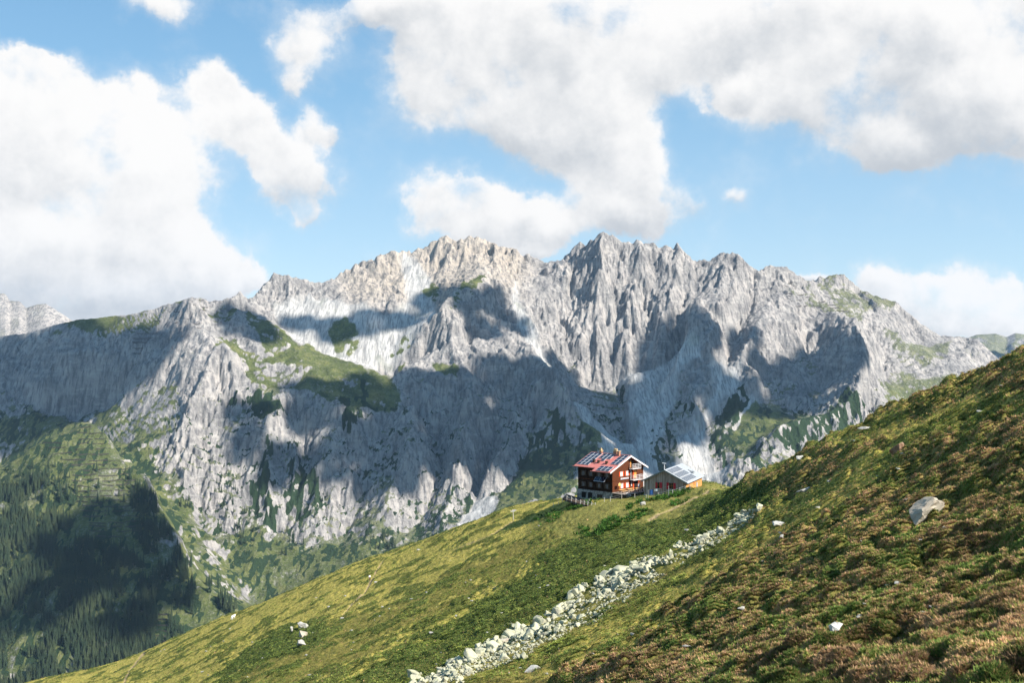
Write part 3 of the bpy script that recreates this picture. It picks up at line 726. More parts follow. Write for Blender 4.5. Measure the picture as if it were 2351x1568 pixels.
# ------------------------------------------------------------------ ground cover plants
def tuft_mesh(name, px, py, kind, mats, size, nb):
    """leafy or bladed tufts as one mesh. kind per tuft: 0 dry grass, 1 green shrub, 2 heather, 3 broad dark leaf"""
    x, y, z, ci, rj, ok = hill_ray(px, py)
    n = len(x); s = size * (0.6 + 0.8 * rng.random(n)) * (0.75 + y / 260.0)
    V = np.zeros((n, nb, 3, 3), np.float32)
    ang = rng.random((n, nb)) * 6.283; lean = np.where(kind[:, None] == 0, 0.25 + 0.5 * rng.random((n, nb)), 0.3 + 1.1 * rng.random((n, nb)))
    L = s[:, None] * (0.6 + 0.7 * rng.random((n, nb)))
    dx, dy = np.cos(ang), np.sin(ang)
    r0 = np.where(kind[:, None] == 0, 0.25, 0.55) * s[:, None] * rng.random((n, nb))
    bx = x[:, None] + dx * r0; by = y[:, None] + dy * r0; bz = z[:, None] - 0.02 + np.where(kind[:, None] == 0, 0, 0.45 * s[:, None] * rng.random((n, nb)))
    wd = np.where(kind[:, None] == 0, 0.10, 0.42) * L
    a2 = ang + 1.57 + (rng.random((n, nb)) - 0.5)
    wx, wy = np.cos(a2) * wd * 0.5, np.sin(a2) * wd * 0.5
    tz = np.cos(lean) * L; th = np.sin(lean) * L
    V[:, :, 0] = np.stack([bx - wx, by - wy, bz], -1); V[:, :, 1] = np.stack([bx + wx, by + wy, bz], -1)
    jx = (rng.random((n, nb)) - .5) * wd
    V[:, :, 2] = np.stack([bx + dx * th + jx, by + dy * th, bz + tz], -1)
    V = V[ok]
    m = V.shape[0]
    return V.reshape(-1, 3), np.arange(m * nb * 3).reshape(-1, 3), ok, ci, rj
def leaf_material():
    m, nt, b = new_mat('leaf_and_blade')
    c = nt.attr('tint', 'Vector')
    nt.put(b.inputs['Base Color'], c); b.inputs['Roughness'].default_value = 0.8; b.inputs['Specular IOR Level'].default_value = 0.12
    tr = nt.node('ShaderNodeBsdfTranslucent'); nt.put(tr.inputs[0], c); ad = nt.node('ShaderNodeMixShader'); ad.inputs[0].default_value = 0.35
    out = [n for n in nt.n if n.type == 'OUTPUT_MATERIAL'][0]
    nt.l.new(b.outputs[0], ad.inputs[1]); nt.l.new(tr.outputs[0], ad.inputs[2]); nt.l.new(ad.outputs[0], out.inputs[0])
    return m
LM = leaf_material()
def scatter(n):
    px = rng.uniform(-60, 2420, n); py = rng.uniform(800, 1640, n)
    crest = np.interp((px - CX) / F, HU, HVIS[-1]); k = py > crest; return px[k], py[k]
px, py = scatter(560000)
# keep the surroundings of the buildings and the boulder strip clear
STRIP = [(960,1600,36),(1010,1568,32),(1100,1522,31),(1200,1475,34),(1290,1428,37),(1380,1368,42),(1460,1325,40),(1540,1287,22),(1600,1258,18),(1660,1225,18),(1705,1195,13),(1740,1172,6)]
def strip_d(px, py):
    best = np.full(np.shape(px), 9.0)
    for (a, b) in zip(STRIP[:-1], STRIP[1:]):
        vx, vy = b[0] - a[0], b[1] - a[1]; t = np.clip(((px - a[0]) * vx + (py - a[1]) * vy) / (vx * vx + vy * vy), 0, 1)
        d = np.hypot(px - a[0] - vx * t, py - a[1] - vy * t) / (a[2] + (b[2] - a[2]) * t); best = np.minimum(best, d)
    return best
keep = strip_d(px, py) > 0.62 + 0.35 * rng.random(len(px))
px, py = px[keep], py[keep]
x, y, z, ci, rj, ok = hill_ray(px, py)
G, GR, HE, LU = gold[rj, ci], green[rj, ci], heath[rj, ci], lush[rj, ci]
pid = PID[rj, ci]; spot = SPOT[rj, ci]
pn_ = ((pid - .5) * .75 + .5 * fbm(x / .8, y / 1.1, 541, 3)) * HE + (1 - HE) * fbm(x / 2.2, y / 2.8, 501, 4); pm_ = fbm(x / 9, y / 12, 511, 4)
r = rng.random(len(px))
wg = np.stack([(0.75 * G + 0.9 * LU + 0.34 * (1 - HE) + np.clip(pm_ * 1.4, -.25, .5) + 0.12) * (1 - .6 * HE), 0.8 * GR + 0.20 * HE + 0.15 + np.clip(-pm_ * 1.6, -.1, .55) + 2.2 * spot * (1 - HE) + HE * np.clip(-pn_ * 2.0, 0, 1), HE * (0.82 + np.clip(pn_, -.4, 1) * 1.7)], -1)
wg = np.clip(wg, 0.02, None); wg /= wg.sum(1, keepdims=True)
kind = (r[:, None] > np.cumsum(wg, 1)).sum(1).clip(0, 2)
drop = ((kind == 0) & (rng.random(len(px)) < 0.35)) | (dirt[rj, ci] > .4); px, py, kind = px[~drop], py[~drop], kind[~drop]; pn_ = pn_[~drop]; y = y[~drop]; x = x[~drop]
GG = G[~drop]; HH = HE[~drop]
V, Fc, ok, ci, rj = tuft_mesh('x', px, py, kind, None, np.where(kind == 0, 0.155, 0.115), 5)
kind, pn_, GG, HH = kind[ok], pn_[ok], GG[ok], HH[ok]
pal = np.array([[0.32, 0.26, 0.085], [0.08, 0.12, 0.028], [0.215, 0.15, 0.062]])
pal2 = np.array([[0.21, 0.20, 0.055], [0.19, 0.215, 0.05], [0.32, 0.20, 0.115]])
tex = fbm(x[ok] / 1.3, y[ok] / 2.2, 531, 3)
t = np.clip(rng.random(len(kind)) * 0.9 + pn_ * 1.4, 0, 1)[:, None]
tint = pal[kind] * (1 - t) + pal2[kind] * t
tint *= (0.65 + 0.6 * rng.random(len(kind)) + tex * .8).clip(.3, 1.7)[:, None] * np.array([1.08, 1.38, 1.5])[kind][:, None]
gb = ((kind == 0) & (HH > 0.5))[:, None]; tint = np.where(gb, tint * np.array([0.9, 0.95, 0.8]), tint)
me = np_mesh('ground_cover', V, Fc, [LM], {'tint': np.repeat(tint, 15, 0)}, smooth=False)
tag(link(bpy.data.objects.new('heath_vegetation', me)), 'low heather, bilberry shrubs and dry grass covering the slope', 'vegetation', kind='stuff')
# broad-leaved dock plants around the hut
DOCK = [(1335,1160,40,6,420),(1255,1190,36,16,260),(1400,1205,26,16,340),(1335,1220,18,12,160),(1457,1186,28,12,300),(1445,1167,8,4,50),(1547,1137,46,7,420),(1560,1154,22,6,120),(1480,1152,40,4,100),(1690,1107,7,3,20),(1372,1225,30,8,90)]
pxs, pys = [], []
for (cx, cy_, rx, ry, n) in DOCK:
    a = rng.random(n) * 6.283; q = np.sqrt(rng.random(n)); u_ = np.cos(a) * q * rx; v_ = np.sin(a) * q * ry - u_ * 0.28
    cl = fbm((cx + u_) / 9, (cy_ + v_) / 5, 555, 3) > -0.05
    pxs.append((cx + u_)[cl]); pys.append((cy_ + v_)[cl])
pxs = np.concatenate(pxs); pys = np.concatenate(pys)
V, Fc, ok, ci, rj = tuft_mesh('x', pxs, pys, np.full(len(pxs), 3), None, 0.30, 7)
tint = np.array([0.05, 0.115, 0.02])[None] * (0.5 + 1.0 * rng.random((int(ok.sum()), 1)))
me = np_mesh('dock_leaves', V, Fc, [LM], {'tint': np.repeat(tint, 21, 0)}, smooth=False)
tag(link(bpy.data.objects.new('dock_leaves', me)), 'patches of glossy dark green dock leaves below the hut', 'plants', kind='stuff')
print('plants', round(time.time() - T0, 1))
# ------------------------------------------------------------------ sun direction, unseen clouds added to shade the far side, valley air
SUN_EL = math.radians(40.5); SX, SY = 0.90, -0.45
_h2 = math.hypot(SX, SY); SUN = Vector((SX / _h2 * math.cos(SUN_EL), SY / _h2 * math.cos(SUN_EL), math.sin(SUN_EL)))
SHADE = [ # sheet x, y, half width, half height of the shade each puff throws
 (40,840,130,70),(150,870,120,75),(20,950,150,80),(170,960,100,60),(290,805,55,45),(250,880,60,60),(-80,880,120,110),
 (560,735,70,42),(600,770,45,30),
 (690,745,55,22),(770,755,60,32),(850,735,45,32),(925,738,45,26),(1000,690,42,34),(1070,690,50,38),(1140,700,50,45),(1105,755,50,28),(1180,755,35,35),
 (770,905,80,42),(850,905,65,50),(690,890,60,35),
 (960,905,75,50),(1050,900,85,42),(1140,880,90,48),(1210,860,60,40),(1000,990,80,60),(1110,980,95,70),(1210,960,80,70),(1190,1040,70,55),(1290,960,90,75),(1320,1040,80,60),
 (1380,920,90,55),(1450,985,90,75),(1500,905,75,55),(1560,960,70,70),(1580,860,60,60),(1590,760,50,65),(1555,815,42,35),(1500,1060,70,40),
 (1700,910,60,45),(1640,930,35,45),(1780,880,75,40),(1860,850,70,42),(1940,820,60,35),(1730,830,30,25),
 (225,1215,85,70),(330,1190,50,80),(370,1260,60,70),(290,1290,110,70),(180,1330,80,55),(390,1360,55,45),(110,1370,70,40),
 (640,1070,60,60),(560,950,60,25),(560,1010,40,40),
 (2290,800,45,24),(1375,975,110,75),(1335,935,70,45),(1380,970,100,70),(1340,930,60,45),(1390,975,60,40),(780,1050,60,60),(860,1100,60,50),(720,935,60,35),(930,1080,50,45),(1400,985,70,45),(1440,1030,60,40),(1375,955,60,50),(2340,800,40,30),(1300,870,75,55),(1360,940,75,60),(1420,1000,70,50),(1255,850,50,35),(1000,1060,90,45),(900,1010,70,50),(1100,1090,80,50),(820,1000,60,40),(1650,880,50,50),(1760,940,70,40),(1840,870,70,45),(1920,850,50,40),
 (1270,850,55,45),(1330,900,55,50),(1340,980,60,50),(1240,900,50,50),(1410,1040,60,40),(1260,1010,70,60),(900,960,60,40),(1010,1040,60,45),(1830,920,60,40),(1900,800,45,35),(1690,790,35,35),(1640,760,35,40),
 (700,960,50,30),(300,1420,80,50),(60,1420,70,35),(140,1260,60,45),
]
def unit_sphere(sub):
    bm = bmesh.new(); bmesh.ops.create_icosphere(bm, subdivisions=sub, radius=1.0)
    V = np.array([v.co[:] for v in bm.verts]); Fc = np.array([[v.index for v in f.verts] for f in bm.faces]); bm.free(); return V, Fc
SV, SF = unit_sphere(5)
def perp(v): return v - SUN * v.dot(SUN)
cV, cF = [], []; off = 0
for k, (cx, cy_, rx, ry) in enumerate(SHADE):
    p = far_at(cx, min(cy_, 1500)) if cx < 2200 else world_pt(cx, cy_, 9000)
    if p is None: continue
    kk = p.y / F; t = 4300 + 500 * math.sin(k * 2.3)
    v1 = perp(Vector((rx * kk, 0, 0))); v2 = perp(Vector((0, ry * kk, ry * kk * 0.95)))
    az_ = np.arctan2(SV[:, 1], SV[:, 0])
    n = fbm(SV[:, 0] * 2.2 + k * 7.3, SV[:, 1] * 2.2 + SV[:, 2] * 1.3, 600 + k, 6, 0.66)
    q = SV * (1.0 + 0.75 * n)[:, None]
    c = p + SUN * t
    W = np.array(c)[None] + q[:, :1] * np.array(v1)[None] + q[:, 1:2] * np.array(v2)[None] + q[:, 2:] * np.array(SUN * (90 + 0.5 * min(rx, ry) * kk))[None]
    cV.append(W); cF.append(SF + off); off += len(SV)
cm, nt, b = new_mat('cloud_droplets'); b.inputs['Base Color'].default_value = (0.95, 0.95, 0.95, 1); b.inputs['Roughness'].default_value = 1
tb = nt.node('ShaderNodeBsdfTransparent'); mx = nt.node('ShaderNodeMixShader'); cn = nt.noise(pos(nt), 0.0085, 5, .6)
nt.put(mx.inputs[0], nt.maprange(cn, .44, .72, 0.0, 0.66)); nt.l.new(b.outputs[0], mx.inputs[1]); nt.l.new(tb.outputs[0], mx.inputs[2])
nt.l.new(mx.outputs[0], [n for n in nt.n if n.type == 'OUTPUT_MATERIAL'][0].inputs[0])     # thin, ragged cloud lets light through
me = np_mesh('clouds', np.concatenate(cV), np.concatenate(cF), [cm])
tag(link(bpy.data.objects.new('clouds', me)), 'white cumulus clouds out of view, shaped to shade the mountain range', 'clouds', kind='stuff')

def build_haze(density):
    hm = bpy.data.materials.new('valley_air'); hm.use_nodes = True; t = NT(hm.node_tree); t.n.clear()
    o = t.node('ShaderNodeOutputMaterial'); v = t.node('ShaderNodeVolumePrincipled')
    v.inputs['Color'].default_value = (0.48, 0.70, 1.0, 1); v.inputs['Density'].default_value = density; v.inputs['Anisotropy'].default_value = 0.0
    t.l.new(v.outputs[0], o.inputs['Volume']); hm.cycles.volume_sampling = 'DISTANCE'
    zt = max(float(Z.max()), float(HZ.max())) + 12
    bm = bmesh.new(); bmesh.ops.create_cube(bm, size=1.0)
    lo = Vector((-7400, -40, -1120)); hi = Vector((7400, 10900, zt))
    for vt in bm.verts: vt.co = Vector([(lo[i] + hi[i]) / 2 + vt.co[i] * (hi[i] - lo[i]) for i in range(3)])
    me = bpy.data.meshes.new('haze'); bm.to_mesh(me); bm.free(); me.materials.append(hm)
    return tag(link(bpy.data.objects.new('haze', me)), 'thin blue summer haze filling the valley', 'haze', kind='stuff')
build_haze(1.3e-5)
# ------------------------------------------------------------------ mesh building kit
class MB:
    """collects boxes, prisms and tubes into one mesh"""
    def __init__(s): s.v = []; s.f = []; s.m = []
    def add(s, vs, fs, mi=0):
        o = len(s.v); s.v += [tuple(v) for v in vs]; s.f += [tuple(i + o for i in f) for f in fs]; s.m += [mi] * len(fs)
        return s
    def box(s, x0, x1, y0, y1, z0, z1, mi=0):
        return s.add([(x0,y0,z0),(x1,y0,z0),(x1,y1,z0),(x0,y1,z0),(x0,y0,z1),(x1,y0,z1),(x1,y1,z1),(x0,y1,z1)],
                     [(0,3,2,1),(4,5,6,7),(0,1,5,4),(1,2,6,5),(2,3,7,6),(3,0,4,7)], mi)
    def prism(s, prof, y0, y1, axis='y', mi=0):
        """prof: list of (x, z) counter-clockwise seen from -y; extruded y0..y1"""
        n = len(prof)
        if axis == 'y': vs = [(p[0], y0, p[1]) for p in prof] + [(p[0], y1, p[1]) for p in prof]
        else: vs = [(y0, p[0], p[1]) for p in prof] + [(y1, p[0], p[1]) for p in prof]
        fs = [tuple(range(n)), tuple(range(2 * n - 1, n - 1, -1))] + [(i, i + n, (i + 1) % n + n, (i + 1) % n) for i in range(n)]
        return s.add(vs, fs, mi)
    def tube(s, pts, r, k=6, mi=0, r1=None):
        pts = [Vector(p) for p in pts]; n = len(pts); rings = []
        for i, p in enumerate(pts):
            d = (pts[min(i + 1, n - 1)] - pts[max(i - 1, 0)]).normalized()
            a = d.orthogonal().normalized(); b = d.cross(a)
            rr = r if r1 is None else r + (r1 - r) * i / (n - 1)
            rings.append([p + a * math.cos(6.2832 * j / k) * rr + b * math.sin(6.2832 * j / k) * rr for j in range(k)])
        vs = [v for rg in rings for v in rg]; fs = []
        for i in range(n - 1):
            for j in range(k): fs.append((i * k + j, i * k + (j + 1) % k, (i + 1) * k + (j + 1) % k, (i + 1) * k + j))
        fs += [tuple(range(k - 1, -1, -1)), tuple((n - 1) * k + j for j in range(k))]
        return s.add(vs, fs, mi)
    def mesh(s, name, mats, smooth=False, fix=True):
        me = bpy.data.meshes.new(name); me.from_pydata(s.v, [], s.f)
        for m in (mats if isinstance(mats, (list, tuple)) else [mats]): me.materials.append(m)
        me.polygons.foreach_set('material_index', s.m); me.polygons.foreach_set('use_smooth', [smooth] * len(s.f))
        if fix:
            bm = bmesh.new(); bm.from_mesh(me); bmesh.ops.recalc_face_normals(bm, faces=bm.faces); bm.to_mesh(me); bm.free()
        me.update(); return me
    def build(s, name, mats, parent=None, smooth=False):
        return link(bpy.data.objects.new(name, s.mesh(name, mats, smooth)), parent)
def empty(name, loc, rz=0.0):
    o = bpy.data.objects.new(name, None); o.location = loc; o.rotation_euler = (0, 0, rz); o.empty_display_size = 0.5; COL.objects.link(o); return o
def copy_tree(o, parent=None):
    c = o.copy(); COL.objects.link(c)
    if parent is not None: c.parent = parent
    for ch in list(o.children): copy_tree(ch, c)
    return c

M = {}
M['shingle'] = flat_mat('brown_larch_shingles', (0.088, 0.029, 0.013), 0.85, 0.75, 2.6, bump=0.5, stretch=(1.5, 1.5, 4.0), spec=0.1)
M['shade_shingle'] = flat_mat('shade_darkened_shingles', (0.022, 0.012, 0.008), 0.9, 0.6, 2.6, bump=0.4, stretch=(1.5, 1.5, 4.0), spec=0.05)  # gable shingles again, with the long wall's shade put into the colour
M['masonry'] = flat_mat('grey_rubble_masonry', (0.22, 0.21, 0.19), 0.95, 0.5, 2.2, bump=0.5)
M['red_roof'] = flat_mat('faded_red_roof_sheet', (0.43, 0.15, 0.13), 0.55, 0.12, 0.8, stretch=(1, 8, 1))
M['white_trim'] = flat_mat('white_painted_trim', (0.58, 0.56, 0.56), 0.6, 0.08)
M['pv'] = flat_mat('blue_black_solar_cells', (0.012, 0.018, 0.04), 0.12, 0.3, 1.2, spec=0.5)
M['alu'] = flat_mat('aluminium_frame', (0.62, 0.63, 0.65), 0.45, 0.06, metal=0.3)
M['brick'] = flat_mat('chimney_brick', (0.33, 0.17, 0.11), 0.9, 0.35, 6)
M['tan_cap'] = flat_mat('sandy_chimney_cap', (0.50, 0.38, 0.22), 0.9, 0.25, 4)
M['orange'] = flat_mat('orange_red_shutter_paint', (0.62, 0.075, 0.018), 0.6, 0.12)
M['ochre'] = flat_mat('ochre_wood', (0.52, 0.23, 0.05), 0.7, 0.2, 3, stretch=(6, 6, 1))
M['glass'] = flat_mat('window_glass', (0.03, 0.035, 0.045), 0.05, 0.1, spec=0.6)
M['curtain'] = flat_mat('white_curtain', (0.72, 0.71, 0.70), 0.9, 0.1)
M['dark'] = flat_mat('dark_opening', (0.012, 0.01, 0.009), 0.9, 0.2)
M['darkwood'] = flat_mat('dark_stained_timber', (0.045, 0.028, 0.018), 0.85, 0.4, 3)
M['grey_boards'] = None
M['warm_boards'] = None
M['zinc'] = flat_mat('zinc_roof_sheet', (0.47, 0.50, 0.53), 0.38, 0.08, 0.7, metal=0.25, stretch=(6, 1, 1))
M['dark_zinc'] = flat_mat('dark_verge_sheet', (0.10, 0.13, 0.13), 0.5, 0.15)
M['dark_red'] = flat_mat('crimson_shutter_paint', (0.36, 0.012, 0.028), 0.6, 0.12)
M['concrete'] = flat_mat('pale_concrete', (0.50, 0.50, 0.48), 0.9, 0.15, 2)
M['post'] = flat_mat('silvery_fence_wood', (0.52, 0.49, 0.45), 0.85, 0.25, 5)
M['rope'] = flat_mat('pale_rope', (0.5, 0.47, 0.42), 0.9, 0.2)
M['deck'] = flat_mat('weathered_deck_boards', (0.26, 0.22, 0.19), 0.85, 0.35, 3, stretch=(1, 8, 1))
M['pine'] = flat_mat('pale_pine_planks', (0.66, 0.40, 0.15), 0.7, 0.15, 3)
M['tarp'] = flat_mat('navy_tarpaulin', (0.012, 0.016, 0.055), 0.5, 0.3)
M['steel'] = flat_mat('galvanised_steel', (0.42, 0.44, 0.46), 0.5, 0.15, metal=0.4)
M['skin'] = flat_mat('skin', (0.50, 0.29, 0.20), 0.6, 0.06)
M['hair'] = flat_mat('dark_brown_hair', (0.035, 0.02, 0.012), 0.7, 0.2)
M['white_cloth'] = flat_mat('white_cotton', (0.78, 0.77, 0.76), 0.9, 0.06)
M['black_cloth'] = flat_mat('black_cotton', (0.02, 0.02, 0.024), 0.9, 0.2)
M['blue_cloth'] = flat_mat('blue_cloth', (0.06, 0.16, 0.42), 0.9, 0.15)
M['maroon_cloth'] = flat_mat('dark_red_cloth', (0.16, 0.03, 0.03), 0.9, 0.15)
M['lettering'] = flat_mat('blue_grey_lettering', (0.10, 0.14, 0.26), 0.8, 0.1)

def boards(name, a, b_, c, wid):
    """vertical planks: every board has a tone of its own, dark joints between"""
    m, nt, b = new_mat(name)
    tc = nt.node('ShaderNodeTexCoord').outputs['Object']; sp = nt.node('ShaderNodeSeparateXYZ'); nt.l.new(tc, sp.inputs[0])
    u = nt.math('DIVIDE', nt.math('ADD', sp.outputs[0], sp.outputs[1]), wid)
    fl = nt.math('FLOOR', u); fr = nt.math('FRACT', u)
    wn = nt.node('ShaderNodeTexWhiteNoise', noise_dimensions='1D'); nt.l.new(fl, wn.inputs['W'])
    col = nt.ramp(wn.outputs[0], [(0.0, a), (0.5, b_), (1.0, c)])
    n = nt.noise(nt.vmath('MULTIPLY', tc, (4, 4, 0.5)), 2.0, 4, 0.6)
    col = nt.vmath('SCALE', col, nt.maprange(n, 0.3, 0.7, 0.72, 1.2))
    j = nt.maprange(nt.math('ABSOLUTE', nt.math('SUBTRACT', fr, 0.5)), 0.42, 0.49, 1.0, 0.35)
    nt.put(b.inputs['Base Color'], nt.vmath('SCALE', col, j)); return m
M['grey_boards'] = boards('weathered_grey_boarding', (0.21, 0.16, 0.13), (0.31, 0.25, 0.21), (0.42, 0.36, 0.32), 0.24)
M['warm_boards'] = boards('honey_coloured_boarding', (0.46, 0.20, 0.055), (0.58, 0.27, 0.08), (0.50, 0.26, 0.11), 0.2)

# ------------------------------------------------------------------ the hut
C0 = world_pt(1405.6, 1131.3, 267); RH = math.atan2(0.719, 0.695)
hut = empty('mountain_hut', C0, RH)
tag(hut, 'large brown shingled mountain hut with red roof covered in solar panels', 'mountain hut')
GW, LW = 11.8, 10.6
RID, EAL, EAR = (5.9, 8.35), (-0.55, 5.55), (12.55, 5.15)
s_l = (RID[1] - EAL[1]) / (RID[0] - EAL[0]); s_r = (RID[1] - EAR[1]) / (EAR[0] - RID[0])
def roof_z(x): return RID[1] - (RID[0] - x) * s_l if x < RID[0] else RID[1] - (x - RID[0]) * s_r
wall = MB()
prof = [(0, 0.02), (GW, 0.02), (GW, roof_z(GW) - .16), (RID[0], RID[1] - .16), (0, roof_z(0) - .16)]
wall.prism(prof, 0, LW)
wall.box(-0.06, GW + .05, -0.07, LW + .05, 2.55, 2.68)     # drip board
wl = wall.build('wall', M['shingle'], hut)
MB().box(-.05, -.004, .0, LW, .03, 5.25).build('shaded_wall_sheet', M['shade_shingle'], wl)  # thin sheet that carries the painted shade of the long wall
bs = MB(); bs.prism([(-0.12, 0.0), (GW + .1, 0.0), (GW + .35, -4.6), (-0.55, -4.6)], -0.1, LW + .12); base = bs.build('stone_base', M['masonry'], hut)
for (y0, y1) in ((6.0, 7.2), (8.0, 9.2)):
    o = MB().box(-0.36, -0.14, y0, y1, -1.9, -0.55).build('cellar_window', M['dark'], base)
MB().box(-0.36, -0.14, 2.9, 4.4, -2.6, -0.75).build('cellar_door', M['darkwood'], base)
TH = 0.14
def slab(prof_top, y0, y1):
    """sloping sheet: prof_top is a polyline in (x, z), TH thick"""
    b = MB(); b.prism([(x, z) for x, z in prof_top] + [(x, z - TH) for x, z in reversed(prof_top)], y0, y1); return b
rf = slab([(EXT_X, EXT_Z) for EXT_X, EXT_Z in [EAL, RID, EAR]], -0.9, LW + .9)
EXT = (-1.95, 4.95)
rf.prism([EXT, (-0.552, 5.57), (-0.552, 5.57 - TH), (EXT[0], EXT[1] - TH)], -0.9, 4.7)
for k in range(22):        # standing seams
    y = -0.6 + k * 0.55
    rf.prism([(RID[0] - .25, roof_z(RID[0] - .25) + .035), (EAL[0] + .02, roof_z(EAL[0] + .02) + .035), (EAL[0] + .02, roof_z(EAL[0] + .02) - .02), (RID[0] - .25, roof_z(RID[0] - .25) - .02)], y, y + 0.05)
rf.box(RID[0] - .16, RID[0] + .16, -0.92, LW + .92, RID[1] + .0, RID[1] + .07)
roof = rf.build('roof', M['red_roof'], hut)
vg = MB()
for (A, B) in ((EXT, (-0.55, 5.57)), ((-0.55, 5.57), RID), (RID, EAR)):
    vg.prism([(A[0], A[1] + .05), (B[0], B[1] + .05), (B[0], B[1] - .34), (A[0], A[1] - .34)], -0.965, -0.902)
vg.build('verge_board', M['white_trim'], roof)
gt = MB(); gt.tube([(EAL[0] - .08, 4.75, EAL[1] - .1), (EAL[0] - .08, LW + 1.3, EAL[1] - .1)], .08); gt.tube([(EXT[0] - .08, -0.9, EXT[1] - .08), (EXT[0] - .08, 5.1, EXT[1] - .08)], .08); gt.build('gutter', M['red_roof'], roof)
MB().box(-0.55, -0.1, 0, 4.6, 4.55, 5.3).build('eave_soffit', M['darkwood'], roof)
# roof plane helper: y along the ridge, t metres down from the ridge
UL = Vector((EAL[0] - RID[0], 0, EAL[1] - RID[1])).normalized(); NL = Vector((-UL.z, 0, UL.x)); NL = NL if NL.z > 0 else -NL
def on_roof(y, t, h=0.0, o=None): return Vector((RID[0], y, RID[1])) + UL * t + NL * h
def panel(y0, y1, t0, t1, parent, fn=on_roof, h=0.12):
    fr = MB()
    def quad(a0, a1, b0, b1, h0, h1, mb):
        P_ = [fn(a0, b0, h0), fn(a1, b0, h0), fn(a1, b1, h0), fn(a0, b1, h0), fn(a0, b0, h1), fn(a1, b0, h1), fn(a1, b1, h1), fn(a0, b1, h1)]
        mb.add(P_, [(0,3,2,1),(4,5,6,7),(0,1,5,4),(1,2,6,5),(2,3,7,6),(3,0,4,7)])
    g = MB(); quad(y0 + .05, y1 - .05, t0 + .05, t1 - .05, h, h + .05, g)
    quad(y0, y1, t0, t1, h - .05, h + .035, fr)
    p = fr.build('solar_panel', M['alu'], parent); g.build('cell_sheet', M['pv'], p)
for c in range(3):
    for r_ in range(5): panel(11.1 - c * 1.22 - 1.14, 11.1 - c * 1.22, .35 + r_ * 1.2, .35 + r_ * 1.2 + 1.15, roof)
for c in range(3):
    for r_ in range(2): panel(7.05 - c * 1.22 - 1.14, 7.05 - c * 1.22, .4 + r_ * 1.15, .4 + r_ * 1.15 + 1.1, roof)
panel(4.6, 5.75, 2.75, 3.75, roof)
for c in range(2):
    for r_ in range(4): panel(1.75 - c * 1.25 - 1.18, 1.75 - c * 1.25, .45 + r_ * 1.13, .45 + r_ * 1.13 + 1.08, roof)
UE = Vector((EXT[0] + .55, 0, EXT[1] - 5.57)).normalized(); NE = Vector((-UE.z, 0, UE.x)); NE = NE if NE.z > 0 else -NE
def on_ext(y, t, h=0.0): return Vector((-0.55, y, 5.57)) + UE * t + NE * h
for c in range(3):
    for r_ in range(2): panel(3.5 - c * 1.3 - 1.24, 3.5 - c * 1.3, -0.75 + r_ * 1.05, -0.75 + r_ * 1.05 + 1.0, roof, on_ext, 0.16)
for (y, t) in ((7.0, 4.55), (5.55, 4.65), (3.0, 4.75)):       # small roof vents
    p = on_roof(y, t); v = MB(); v.box(p.x - .3, p.x + .25, p.y - .22, p.y + .22, p.z - .3, p.z + .55); v.box(p.x - .4, p.x + .3, p.y - .3, p.y + .3, p.z + .552, p.z + .62)
    v.build('roof_vent', M['darkwood'], roof)
def chimney(y, x, w, d, h, cap, pots=1):
    z = roof_z(x); c = MB().box(x - w / 2, x + w / 2, y - d / 2, y + d / 2, z - .5, z + h).build('chimney', M['brick'], roof)
    k = MB(); k.box(x - w / 2 - .1, x + w / 2 + .1, y - d / 2 - .1, y + d / 2 + .1, z + h + .002, z + h + .12)
    if cap:
        for i in range(pots):
            yy = y + (i - (pots - 1) / 2) * d / pots
            k.box(x - w * .3, x + w * .3, yy - w * .3, yy + w * .3, z + h + .122, z + h + .42); k.box(x - w * .38, x + w * .38, yy - w * .38, yy + w * .38, z + h + .422, z + h + .5)
            k.box(x - w * .2, x + w * .2, yy - w * .2, yy + w * .2, z + h + .502, z + h + .7)
    k.build('chimney_cap', M['tan_cap'], c)
chimney(8.4, 6.0, .62, .62, .55, True); chimney(3.95, 6.1, .65, 1.05, .75, True, 2); chimney(2.5, 5.5, .6, .6, .95, False)
# gable windows with shutters; x centre, sill z, width, height
def window(parent, cx, z0, w, h, shut, curtain=True, face='gable', sw=0.42):
    def bx(mb, u0, u1, d0, d1, a, b):
        if face == 'gable': mb.box(u0, u1, -d1, -d0, a, b)
        else: mb.box(-d1 - .05, -d0 - .05, u0, u1, a, b)
        return mb
    fr = MB()
    for (u0, u1, a, b) in ((cx - w/2 - .07, cx - w/2, z0, z0 + h), (cx + w/2, cx + w/2 + .07, z0, z0 + h), (cx - w/2 - .07, cx + w/2 + .07, z0 - .07, z0), (cx - w/2 - .07, cx + w/2 + .07, z0 + h, z0 + h + .07), (cx - .03, cx + .03, z0, z0 + h)):
        bx(fr, u0, u1, 0.004, .06, a, b)
    wo_ = fr.build('window', M['white_trim'] if curtain else M['darkwood'], parent)
    bx(MB(), cx - w/2, cx + w/2, .003, .02, z0, z0 + h).build('pane', M['glass'], wo_)
    if curtain: 
        c = MB(); bx(c, cx - w/2 + .02, cx - w/2 + .27, .021, .03, z0 + .05, z0 + h - .1); bx(c, cx + w/2 - .27, cx + w/2 - .02, .021, .03, z0 + .05, z0 + h - .1); c.build('curtain', M['curtain'], wo_)
    if shut:
        for u in (cx - w/2 - .07 - sw, cx + w/2 + .07):
            b_ = MB(); bx(b_, u, u + sw, .005, .05, z0 - .05, z0 + h + .05); bx(b_, u + .04, u + sw - .04, .051, .07, z0 + .12, z0 + .2); bx(b_, u + .04, u + sw - .04, .051, .07, z0 + h - .2, z0 + h - .12); b_.build('shutter', M[shut], wo_)
for cx in (3.34, 5.55): window(wl, cx, 3.6, .75, 1.0, 'orange')
for cx in (3.5, 5.55): window(wl, cx, .75, .75, 1.05, 'orange')
